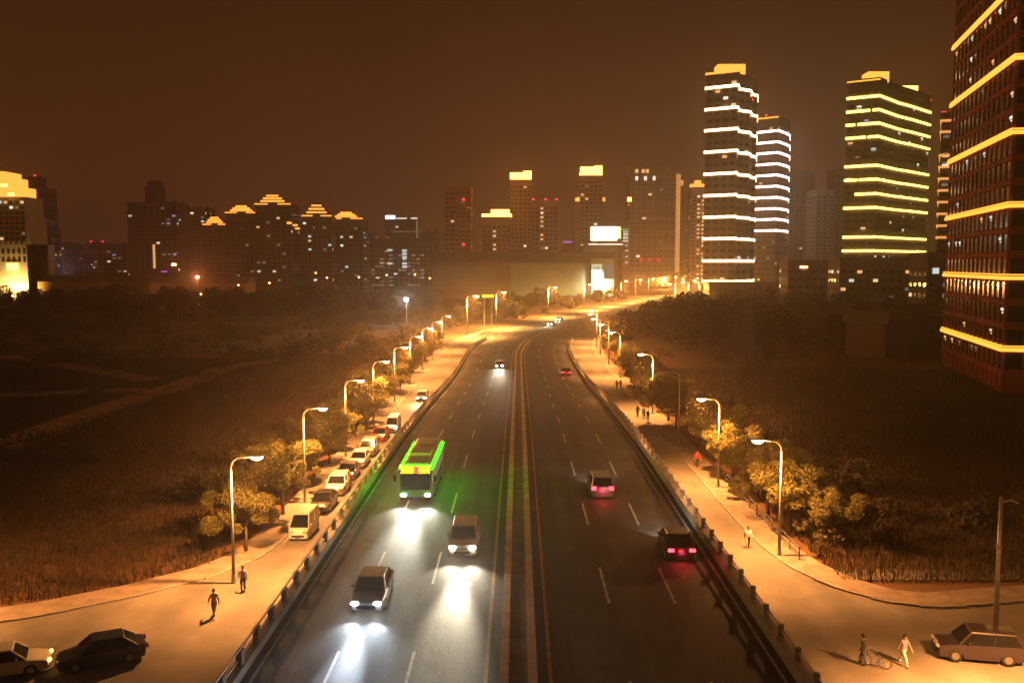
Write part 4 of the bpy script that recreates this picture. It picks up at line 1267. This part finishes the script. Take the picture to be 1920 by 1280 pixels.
# ------------------------------------------------------------------ vehicles
CAR = {
    'sedan': dict(L=4.6, W=1.8, wb=2.7, r=0.32, belt=0.92, roof=1.45, prof=[(2.30, 0.34), (2.30, 0.62), (2.18, 0.72), (1.05, 0.90), (-1.55, 0.98), (-2.2, 0.94), (-2.30, 0.62), (-2.26, 0.34)],
                  gl=[(1.15, 0.90), (-1.75, 0.97)], gt=[(0.45, 1.44), (-1.05, 1.45)]),
    'suv': dict(L=4.6, W=1.85, wb=2.7, r=0.36, belt=1.05, roof=1.68, prof=[(2.28, 0.38), (2.30, 0.75), (2.15, 0.90), (1.05, 1.04), (-2.05, 1.10), (-2.26, 1.02), (-2.30, 0.62), (-2.26, 0.38)],
                gl=[(1.15, 1.03), (-2.12, 1.09)], gt=[(0.50, 1.66), (-1.75, 1.66)]),
    'van': dict(L=4.4, W=1.68, wb=2.6, r=0.30, belt=1.08, roof=1.92, prof=[(2.18, 0.34), (2.20, 0.72), (2.10, 0.92), (1.72, 1.06), (-2.12, 1.08), (-2.19, 1.02), (-2.20, 0.62), (-2.17, 0.34)],
                gl=[(1.78, 1.05), (-2.14, 1.07)], gt=[(1.0, 1.88), (-2.02, 1.90)]),
}
MESHC = {}
def car_meshes(kind):
    if kind in MESHC: return MESHC[kind]
    c = CAR[kind]; hw = c['W'] / 2
    # side outline with wheel arches
    prof = list(c['prof']); ar = c['r'] + 0.06
    bot = []
    for yc in (-c['wb'] / 2, c['wb'] / 2):
        for k in range(9):
            t = PI - PI * k / 8
            bot.append((yc + ar * math.cos(t), 0.22 + max(0.0, ar * math.sin(t)) * 1.0 + 0.02))
    outline = prof + [(prof[-1][0] + 0.02, 0.24)] + bot + [(prof[0][0] - 0.02, 0.24)]
    n = len(outline)
    mb = MB(); xs = [(-hw, 0.955), (-hw + 0.07, 1.0), (-hw * 0.45, 1.008), (hw * 0.45, 1.008), (hw - 0.07, 1.0), (hw, 0.955)]
    zc = 0.62
    for (x, k) in xs:
        for (y, z) in outline:
            mb.v.append((x, y * (1 - (1 - k) * 0.5), zc + (z - zc) * k if z > 0.35 else z))
    for a in range(len(xs) - 1):
        for q in range(n):
            p = (q + 1) % n
            mb.f.append((a * n + q, (a + 1) * n + q, (a + 1) * n + p, a * n + p)); mb.m.append(0)
    mb.f.append(tuple(range(n))); mb.m.append(0)
    mb.f.append(tuple((len(xs) - 1) * n + q for q in reversed(range(n)))); mb.m.append(0)
    Lh = c['L'] / 2
    def rnd(v):
        t = max(0.0, (abs(v[1]) - (Lh - 0.75)) / 0.75)
        return (v[0] * (1 - 0.16 * t * t), v[1] + (-1 if v[1] > 0 else 1) * 0.10 * (abs(v[0]) / hw) ** 2 * t, v[2])
    mb.v = [rnd(v) for v in mb.v]
    lo = hw - 0.06; up = hw - 0.22
    g = MB()
    (yf, zf), (yb, zb) = c['gl']; (tf, ztf), (tb, ztb) = c['gt']
    V = [(-lo, yf, zf), (lo, yf, zf), (lo, yb, zb), (-lo, yb, zb), (-up, tf, ztf), (up, tf, ztf), (up, tb, ztb), (-up, tb, ztb)]
    g.v = V; g.f = [(1, 0, 4, 5), (2, 1, 5, 6), (3, 2, 6, 7), (0, 3, 7, 4), (4, 7, 6, 5)]; g.m = [0] * 5
    rf = MB(); z = max(ztf, ztb)
    rf.prism([(-up - 0.03, tb - 0.10), (up + 0.03, tb - 0.10), (up + 0.03, tf + 0.08), (-up - 0.03, tf + 0.08)], z - 0.01, z + 0.06, top=0.93)
    pl = []
    for sx in (-1, 1):
        for (y0, z0, y1, z1) in ((yf, zf, tf, ztf), (yb, zb, tb, ztb), ((yf + yb) / 2 - 0.1, (zf + zb) / 2, (tf + tb) / 2 - 0.1, (ztf + ztb) / 2)):
            pl.append(MB().tube([(sx * lo, y0, z0), (sx * (up + 0.005), y1, z1 + 0.02)], 0.05, 5))
    wt, wr = MB(), MB()
    wt.tube([(-0.10, 0, 0), (-0.08, 0, 0), (0.08, 0, 0), (0.10, 0, 0)], [c['r'] * 0.86, c['r'], c['r'], c['r'] * 0.86], 16)
    wr.tube([(-0.106, 0, 0), (0.106, 0, 0)], c['r'] * 0.58, 12)
    out = dict(body=mb, glass=g, roof=rf, pillars=pl, tyre=wt, rim=wr, c=c)
    MESHC[kind] = out
    return out

def car(kind, paint, loc, rz, label, group, lights=None, tails=False, name=None, beam=0.0, cool=False, spread=80):
    """front of the car faces local +Y"""
    p = car_meshes(kind); c = p['c']; hw = c['W'] / 2
    root = empty(name or {'sedan': 'car', 'suv': 'car', 'van': 'van'}[kind], loc, rz)
    b = p['body'].build('body', paint, root, smooth=True)
    b.data.set_sharp_from_angle(angle=R(32))
    p['glass'].build('window', 'car_glass', root)
    p['roof'].build('roof', paint, root); [x.build('pillar', paint, root) for x in p['pillars']]
    for sx in (-1, 1):
        for sy in (-1, 1):
            w_ = p['tyre'].build('wheel', 'tyre', root, (sx * (hw - 0.09), sy * c['wb'] / 2, c['r']), True)
            p['rim'].build('rim', 'rim_metal', w_)
    yf = c['prof'][0][0]; yb = c['prof'][-2][0]; zh = 0.66 if kind == 'sedan' else 0.80
    hm = {None: 'lamp_off', 'warm': 'head_warm', 'cool': 'head_cool', 'marker': 'marker_amber'}[lights]
    for sx in (-1, 1):
        MB().ball((sx * (hw - 0.30), yf - 0.05, zh - 0.02), (0.22, 0.11, 0.10), 10, 6).build('headlight', hm, root, smooth=True)
        MB().box((sx * (hw - 0.24), yb + 0.02, c['belt'] - 0.12), (0.36, 0.10, 0.18 if kind == 'sedan' else 0.28)).build('taillight', 'tail_red' if tails else 'tail_off', root)
        MB().ball((sx * (hw + 0.08), c['gl'][0][0] - 0.45, c['belt'] + 0.12), (0.11, 0.08, 0.08), 8, 5).build('mirror', paint, root, smooth=True)
    MB().box((0, yf + 0.01, 0.46), (1.0, 0.05, 0.16)).build('grille', 'black_plastic', root)
    MB().box((0, yf + 0.035, 0.40), (0.44, 0.03, 0.14)).build('number_plate', 'plate_blue', root)
    MB().box((0, yb - 0.02, 0.60), (0.44, 0.03, 0.14)).build('number_plate', 'plate_blue', root)
    if beam:
        for sx in (-1, 1):
            spot('headlight_beam', root, (sx * (hw - 0.30), yf + 0.14, zh), beam, (0.75, 0.86, 1.0) if cool else (1.0, 0.86, 0.62), spread, 1.0, 0.08, (R(84), 0, 0))
        spot('headlight_beam', root, (0, yf + 0.14, zh), beam * 16, (0.75, 0.86, 1.0) if cool else (1.0, 0.86, 0.62), 20, 1.0, 0.35, (R(86.6), 0, 0))
    if tails:
        d = bpy.data.lights.new('tail_glow', 'POINT'); d.energy = 60; d.color = (1, 0.03, 0.04); d.shadow_soft_size = 0.2
        o = bpy.data.objects.new('tail_glow', d); COL.objects.link(o); o.parent = root; o.location = (0, yb - 0.3, 0.7)
    tag(root, label, {'sedan': 'car', 'suv': 'car', 'van': 'van'}[kind], group)
    return root

def on_road(s, o_): return off(s, o_, zr(s) + 0.008 if s < END else 0.032)
def along(s, toward): return -cl(s)[2] + (PI if toward else 0)
ON, AWAY = 'oncoming vehicles with headlights on', 'vehicles driving away with red tail lights'
BEAM = 1100.0
car('sedan', 'car_silver', on_road(48.5, -8.0), along(48, True), 'silver car with cold white headlights ahead of the green bus', ON, 'cool', beam=BEAM, cool=True)
car('suv', 'car_white', on_road(57.5, -3.5), along(57, True), 'white car with warm headlights in the oncoming lane beside the median', ON, 'warm', beam=BEAM * 1.5)
car('sedan', 'car_black', on_road(192, -4.0), along(192, True), 'dark car with glaring headlights just before the bend', ON, 'warm', beam=BEAM)
car('sedan', 'car_white', on_road(326, -4.5), along(326, True), 'small far car with headlights on in the middle of the bend', ON, 'warm', beam=BEAM)
car('sedan', 'car_silver', on_road(352, -8.5), along(352, True), 'farthest car with headlights showing where the bend leaves sight', ON, 'warm', beam=BEAM)
car('sedan', 'car_grey', off(146, -15.6, 0.02), PI, 'car with white headlights coming down the left service road', ON, 'warm', beam=BEAM * 0.5)
car('sedan', 'car_black', on_road(57, 10.1), 0, 'black car with red tail lights in the lane by the right parapet', AWAY, None, True)
car('suv', 'car_grey', on_road(72, 6.6), 0, 'grey car with red tail lights in the middle lane', AWAY, None, True)
car('sedan', 'car_plum', on_road(178, 9.4), 0, 'distant car with red tail lights entering the bend', AWAY, None, True)
# headlights of the cars driving away light the road ahead of them
for s, o_, z in ((57, 10.1, .66), (72, 6.6, .8), (178, 9.4, .66)):
    r_ = [x for x in SC.objects if x.get('group') == AWAY and abs(x.location.y - s) < 0.5][0]
    for sx in (-1, 1): spot('headlight_beam', r_, (sx * 0.6, 2.45, z), BEAM * 0.7, (1.0, 0.9, 0.72), 80, 1.0, 0.08, (R(84), 0, 0))

PK = 'cars parked under the left-hand trees'
for (s, o_, kind, paint, lab, lt_) in ((72.5, -17.5, 'van', 'car_white', 'white van parked nearest the camera under the left trees', None),
                                  (80.5, -17.6, 'sedan', 'car_black', 'black car parked between the near white van and a white car', None),
                                  (86.5, -17.5, 'suv', 'car_white', 'white car parked third in line under the left trees', None),
                                  (92.5, -17.6, 'sedan', 'car_black', 'dark car parked fourth in line under the left trees', None),
                                  (98.5, -17.5, 'sedan', 'car_white', 'white car parked fifth in line under the left trees', None),
                                  (104, -17.4, 'suv', 'car_silver', 'silver car parked sixth in line, before the red one', None),
                                  (113, -17.4, 'sedan', 'car_red', 'red car parked near the lit yellow-white car on the left', None),
                                  (119, -16.6, 'van', 'car_white', 'pale van with its lamps lit just behind the red parked car', 'warm')):
    car(kind, paint, off(s, o_, 0.02), PI + R(random.uniform(-2, 2)), lab, PK, lt_)
p = gnd(192, 1240, 0.02)
car('sedan', 'car_navy', p, R(118), 'dark blue car turning on the street at bottom left', 'cars on the cross street')
p = gnd(8, 1262, 0.02)
car('sedan', 'car_white', p, R(-66), 'white car with an amber lamp lit, cut by the left edge', 'cars on the cross street', 'marker')
p = gnd(1832, 1232, 0.02)
car('suv', 'car_plum', p, R(78), 'dark plum car on the street at bottom right below the lamp post', 'cars on the cross street')

# the bus
def bus(loc, rz):
    root = empty('city_bus', loc, rz); Lb, Wb, Hb = 11.2, 2.5, 3.05
    b = MB(); hw = Wb / 2
    sect = [(-hw, 0.35), (-hw, 1.15), (-hw + 0.02, 2.55), (-hw + 0.14, 2.92), (-hw + 0.42, Hb), (hw - 0.42, Hb), (hw - 0.14, 2.92), (hw - 0.02, 2.55), (hw, 1.15), (hw, 0.35)]
    ysn = [(0, 0.0, 0.97), (-0.12, 0.0, 1.0), (-Lb + 0.12, 0.0, 1.0), (-Lb, 0.0, 0.96)]
    n = len(sect)
    for (y, _, k) in ysn:
        for (x, z) in sect: b.v.append((x * k, y + Lb / 2, 1.6 + (z - 1.6) * k))
    for a in range(len(ysn) - 1):
        for q in range(n):
            p = (q + 1) % n; b.f.append((a * n + q, a * n + p, (a + 1) * n + p, (a + 1) * n + q)); b.m.append(0 if q not in (4, 3, 5) else 1)
    b.f.append(tuple(reversed(range(n)))); b.m.append(0)
    b.f.append(tuple(3 * n + q for q in range(n))); b.m.append(0)
    b.build('body', ['bus_green', 'bus_white'], root)
    f = Lb / 2
    MB().box((0, f + 0.02, 1.75), (2.16, 0.05, 1.25)).build('windscreen', 'car_glass', root)
    sg = MB().box((0, f + 0.03, 2.70), (2.3, 0.07, 0.62)).build('destination_sign', 'black_plastic', root)
    dots = MB(); rr_ = random.Random(4)
    for i in range(40):
        for j in range(8):
            if rr_.random() < 0.86: dots.box((-1.09 + i * 0.056, f + 0.072, 2.445 + j * 0.073), (0.047, 0.02, 0.060), 0 if not 14 < i < 22 else 1)
    tag(dots.build('sign_dots', ['led_amber', 'led_red'], sg), kind='stuff')
    # added glowing strips along the roof edge, throwing green light on the road
    MB().box((0, f + 0.05, 3.07), (2.0, 0.08, 0.07)).build('added_green_strip', 'added_green_glow', root)
    for sx in (-1, 1):
        MB().box((sx * (hw + 0.03), 0, 2.70), (0.05, Lb - 1.0, 0.06)).build('added_green_strip', 'added_green_glow', root)
        MB().ball((sx * 0.92, f + 0.0, 0.72), (0.22, 0.10, 0.13), 10, 6).build('headlight', 'head_warm', root, smooth=True)
        MB().box((sx * 1.05, -f - 0.02, 1.0), (0.22, 0.06, 0.5)).build('taillight', 'tail_off', root)
        m_ = MB().tube([(sx * (hw - 0.05), f - 0.05, 2.6), (sx * (hw + 0.25), f + 0.25, 2.5), (sx * (hw + 0.28), f + 0.28, 2.3)], 0.025, 5).build('mirror_arm', 'black_plastic', root)
        MB().box((sx * (hw + 0.28), f + 0.28, 2.08), (0.2, 0.1, 0.42)).build('mirror', 'black_plastic', m_)
        MB().box((sx * 1.13, f - 0.1, 2.99), (0.16, 0.10, 0.08)).build('marker_lamp', 'marker_amber', root)
        spot('headlight_beam', root, (sx * 0.92, f + 0.2, 0.75), BEAM * 1.6, (1.0, 0.93, 0.74), 80, 1.0, 0.1, (R(84), 0, 0))
        for k in range(7):
            if sx > 0 and k in (0, 4):
                d_ = MB().box((sx * (hw + 0.015), f - 1.1 - k * 1.42, 1.5), (0.05, 1.15, 2.1)).build('door', 'car_glass', root)
                MB().box((sx * (hw + 0.05), f - 1.1 - k * 1.42, 1.5), (0.03, 0.05, 2.1)).build('door_seam', 'black_plastic', d_)
            else:
                MB().box((sx * (hw + 0.005), f - 1.1 - k * 1.42, 1.9), (0.04, 1.3, 1.0)).build('side_window', 'win_dim', root)
        for y in (f - 2.6, -f + 2.9):
            w_ = MB().tube([(-0.14, 0, 0), (0.14, 0, 0)], 0.48, 18).build('wheel', 'tyre', root, (sx * (hw - 0.13), y, 0.48), True)
            MB().tube([(-0.15, 0, 0), (0.15, 0, 0)], 0.27, 12).build('rim', 'rim_metal', w_)
    spot('headlight_beam', root, (0, f + 0.2, 0.75), BEAM * 22, (1.0, 0.93, 0.74), 22, 1.0, 0.4, (R(86), 0, 0))
    MB().box((0, f + 0.0, 0.46), (2.3, 0.12, 0.26)).build('bumper', 'black_plastic', root)
    MB().box((0, f + 0.07, 0.46), (0.46, 0.03, 0.15)).build('number_plate', 'plate_blue', root)
    MB().box((0, 0.8, Hb + 0.10), (1.7, 2.6, 0.24)).build('roof_unit', 'bus_white', root)
    MB().box((0, -3.6, Hb + 0.07), (1.5, 1.6, 0.18)).build('roof_unit', 'bus_white', root)
    tag(root, 'green city bus with amber destination sign and headlights on', 'bus', ON)
bus(on_road(74, -7.9), PI)

# ------------------------------------------------------------------ people
def person_mesh(pose):
    """one continuous skinned body, facing local +Y; pose gives stride and arm swing"""
    st, sw, lean = pose
    V = []; E = []; Rr = []
    def add(p, r, parent=None):
        V.append(p); Rr.append(r)
        if parent is not None: E.append((parent, len(V) - 1))
        return len(V) - 1
    ly = lambda z: lean * max(0, z - 0.92)
    pel = add((0, 0, 0.92), (0.175, 0.13))
    wa = add((0, ly(1.08), 1.08), (0.16, 0.12), pel)
    ch = add((0, ly(1.30), 1.30), (0.195, 0.14), wa)
    nk = add((0, ly(1.46), 1.46), (0.062, 0.062), ch)
    hd0 = add((0, ly(1.54) + 0.02, 1.545), (0.075, 0.085), nk)
    hd = add((0, ly(1.64) + 0.025, 1.64), (0.085, 0.10), hd0)
    add((0, ly(1.73) + 0.015, 1.715), (0.065, 0.075), hd)
    add((0, ly(1.6) + 0.135, 1.605), (0.016, 0.016), hd)           # nose
    for sx in (-1, 1):
        f = st * sx
        hip = add((sx * 0.10, 0, 0.84), (0.118, 0.115), pel)
        kn = add((sx * 0.11, f * 0.20 + (0.05 if f > 0 else 0.0), 0.48), (0.082, 0.085), hip)
        an = add((sx * 0.11, f * 0.34 - (0.08 if f < 0 else 0), 0.09 + (0.06 if f < 0 else 0)), (0.062, 0.066), kn)
        add((sx * 0.125, f * 0.34 + 0.15 - (0.08 if f < 0 else 0), 0.045 + (0.01 if f < 0 else 0)), (0.045, 0.035), an)
        g_ = -sw * sx
        sh = add((sx * 0.20, ly(1.40), 1.39), (0.075, 0.075), ch)
        el_ = add((sx * 0.25, ly(1.12) + g_ * 0.14, 1.13), (0.058, 0.058), sh)
        wr = add((sx * 0.255, ly(0.9) + g_ * 0.30 + 0.05, 0.89), (0.044, 0.046), el_)
        pm = add((sx * 0.25, ly(0.8) + g_ * 0.33 + 0.06, 0.825), (0.026, 0.040), wr)
        for q in range(4):
            fy = (q - 1.5) * 0.021
            a = add((sx * 0.248, ly(0.8) + g_ * 0.35 + 0.06 + fy, 0.765 - 0.004 * (1.5 - abs(q - 1.5))), (0.010, 0.010), pm)
            add((sx * 0.235, ly(0.8) + g_ * 0.36 + 0.06 + fy, 0.725), (0.008, 0.008), a)
        add((sx * 0.225, ly(0.8) + g_ * 0.34 + 0.105, 0.795), (0.010, 0.010), wr)
    me = bpy.data.meshes.new('body_base'); me.from_pydata(V, E, [])
    o = bpy.data.objects.new('body_base', me); COL.objects.link(o)
    o.modifiers.new('skin', 'SKIN')
    lay = me.skin_vertices[0] if me.skin_vertices else None
    for k, r in enumerate(Rr):
        lay.data[k].radius = r
        lay.data[k].use_root = (k == 0)
    ss = o.modifiers.new('sub', 'SUBSURF'); ss.levels = 1; ss.render_levels = 1
    dg = bpy.context.evaluated_depsgraph_get()
    out = bpy.data.meshes.new_from_object(o.evaluated_get(dg))
    bpy.data.objects.remove(o)
    return out, lean

_pm = {}
def person(loc, rz, shirt, trousers, label, pose=(1.0, 0.9, 0.03), scale=1.0, seat=None):
    if pose not in _pm: _pm[pose] = person_mesh(pose)
    base, lean = _pm[pose]
    me = base.copy(); me.name = 'person'
    me.materials.clear()
    for m in (shirt, trousers, 'skin', 'shoe'): me.materials.append(M[m])
    for pl in me.polygons:
        c = pl.center
        arm = abs(c.x) > 0.185
        if c.z < 0.085 and not arm: k = 3
        elif arm: k = 0 if c.z > 0.90 else 2
        elif c.z < 0.93: k = 1
        elif c.z > 1.45: k = 2
        else: k = 0
        pl.material_index = k; pl.use_smooth = True
    o = put('person', me, None, loc, rz); o.scale = (scale,) * 3
    hc = MB(); y = lean * 0.72 + 0.012
    hc.ball((0, y, 1.665), (0.098, 0.112, 0.108), 12, 6, half='up')
    i = len(hc.v); hc.ball((0, y - 0.05, 1.62), (0.092, 0.075, 0.09), 10, 6)
    hc.build('hair', 'hair', o, smooth=True)
    tag(o, label, 'person')
    return o

person(gnd(1694, 1246, 0.02), R(205), 'cloth_lilac', 'cloth_white', 'person in pale lilac top crossing the street at bottom right')
person(gnd(1402, 1027, 0.02), R(175), 'cloth_white', 'cloth_tan', 'person in white walking on the right service road by the kerb', (0.8, 0.7, 0.12))
person(off(158, 17.3, 0.02), R(10), 'cloth_red', 'cloth_dark', 'left of two people in red walking on the far right service road')
person(off(158.6, 18.0, 0.02), R(5), 'cloth_red', 'cloth_denim', 'right of two people in red walking on the far right service road', (0.7, 0.8, 0.02))
person(off(129.5, 17.2, 0.02), R(180), 'cloth_dark', 'cloth_dark', 'person in dark clothes left in the trio on the right service road')
person(off(129, 18.0, 0.02), R(170), 'cloth_white', 'cloth_denim', 'person in a white shirt within the trio on the right service road', (0.8, 0.7, 0.12))
person(off(125.5, 18.1, 0.02), R(176), 'cloth_dark', 'cloth_tan', 'nearest person of the trio on the right service road', (0.7, 0.8, 0.02))
person(off(97, 19.4, 0.13), R(186), 'cloth_red', 'cloth_dark', 'person in a red top under the right-hand trees', (0.7, 0.8, 0.02))
person(gnd(456, 1108, 0.02), R(20), 'cloth_lilac', 'cloth_dark', 'person in pale top walking beside the nearest left lamp', (0.8, 0.7, 0.12))
person(gnd(402, 1154, 0.02), R(35), 'cloth_white', 'cloth_tan', 'person in light clothes in the left street below the nearest lamp')

# bicycle being wheeled at bottom right
bk = empty('bicycle', gnd(1640, 1250, 0.015), R(62))
for y in (-0.52, 0.52):
    w_ = MB(); N = 20
    pts = [(0, y + 0.33 * math.cos(2 * PI * k / N), 0.34 + 0.33 * math.sin(2 * PI * k / N)) for k in range(N + 1)]
    o = w_.tube(pts, 0.02, 6, cap=False).build('wheel', 'tyre', bk)
    sp_ = MB()
    for k in range(8): sp_.tube([(0, y, 0.34), (0, y + 0.32 * math.cos(PI * k / 4), 0.34 + 0.32 * math.sin(PI * k / 4))], 0.006, 4)
    sp_.build('spokes', 'galvanised', o)
fm = MB()
for a, b in (((0, -0.52, 0.34), (0, -0.1, 0.30)), ((0, -0.1, 0.30), (0, -0.22, 0.84)), ((0, -0.1, 0.30), (0, 0.38, 0.76)), ((0, -0.2, 0.74), (0, 0.38, 0.76)), ((0, -0.52, 0.34), (0, -0.2, 0.74)), ((0, 0.52, 0.34), (0, 0.36, 0.98))):
    fm.tube([a, b], 0.022, 6)
fm.build('frame', 'blue_metal', bk)
MB().tube([(-0.28, 0.26, 1.0), (-0.1, 0.37, 0.99), (0.1, 0.37, 0.99), (0.28, 0.26, 1.0)], 0.016, 6).build('handlebar', 'galvanised', bk)
MB().ball((0, -0.24, 0.88), (0.09, 0.14, 0.04), 8, 5).build('saddle', 'black_plastic', bk)
MB().tube([(-0.16, -0.1, 0.22), (0.16, -0.1, 0.38)], 0.02, 5).build('pedals', 'black_plastic', bk)
tag(bk, 'bicycle standing on the lit street at bottom right', 'bicycle')
person(gnd(1640, 1250, 0.015) + Vector((-0.55, 0.25, 0)), R(62), 'cloth_dark', 'cloth_denim', 'person in dark clothes standing beside the bicycle at bottom right', (0.35, 0.3, 0.06))

# ------------------------------------------------------------------ haze
hz = MB().box((0, 1310, 84), (3860, 2840, 172)).build('haze', 'asphalt')
hm = bpy.data.materials.new('haze_air'); hm.use_nodes = True
n, l = hm.node_tree.nodes, hm.node_tree.links
n.clear(); o = n.new('ShaderNodeOutputMaterial'); v = n.new('ShaderNodeVolumePrincipled')
v.inputs['Color'].default_value = (0.96, 0.82, 0.66, 1); v.inputs['Density'].default_value = 0.00062
v.inputs['Anisotropy'].default_value = 0.8
l.new(v.outputs[0], o.inputs['Volume'])
hz.data.materials.clear(); hz.data.materials.append(hm)
tag(hz, 'thin brown night haze over the whole scene', 'haze', kind='stuff')
for o in SC.objects:
    for k in ('w', 'h'):
        if k in o: del o[k]
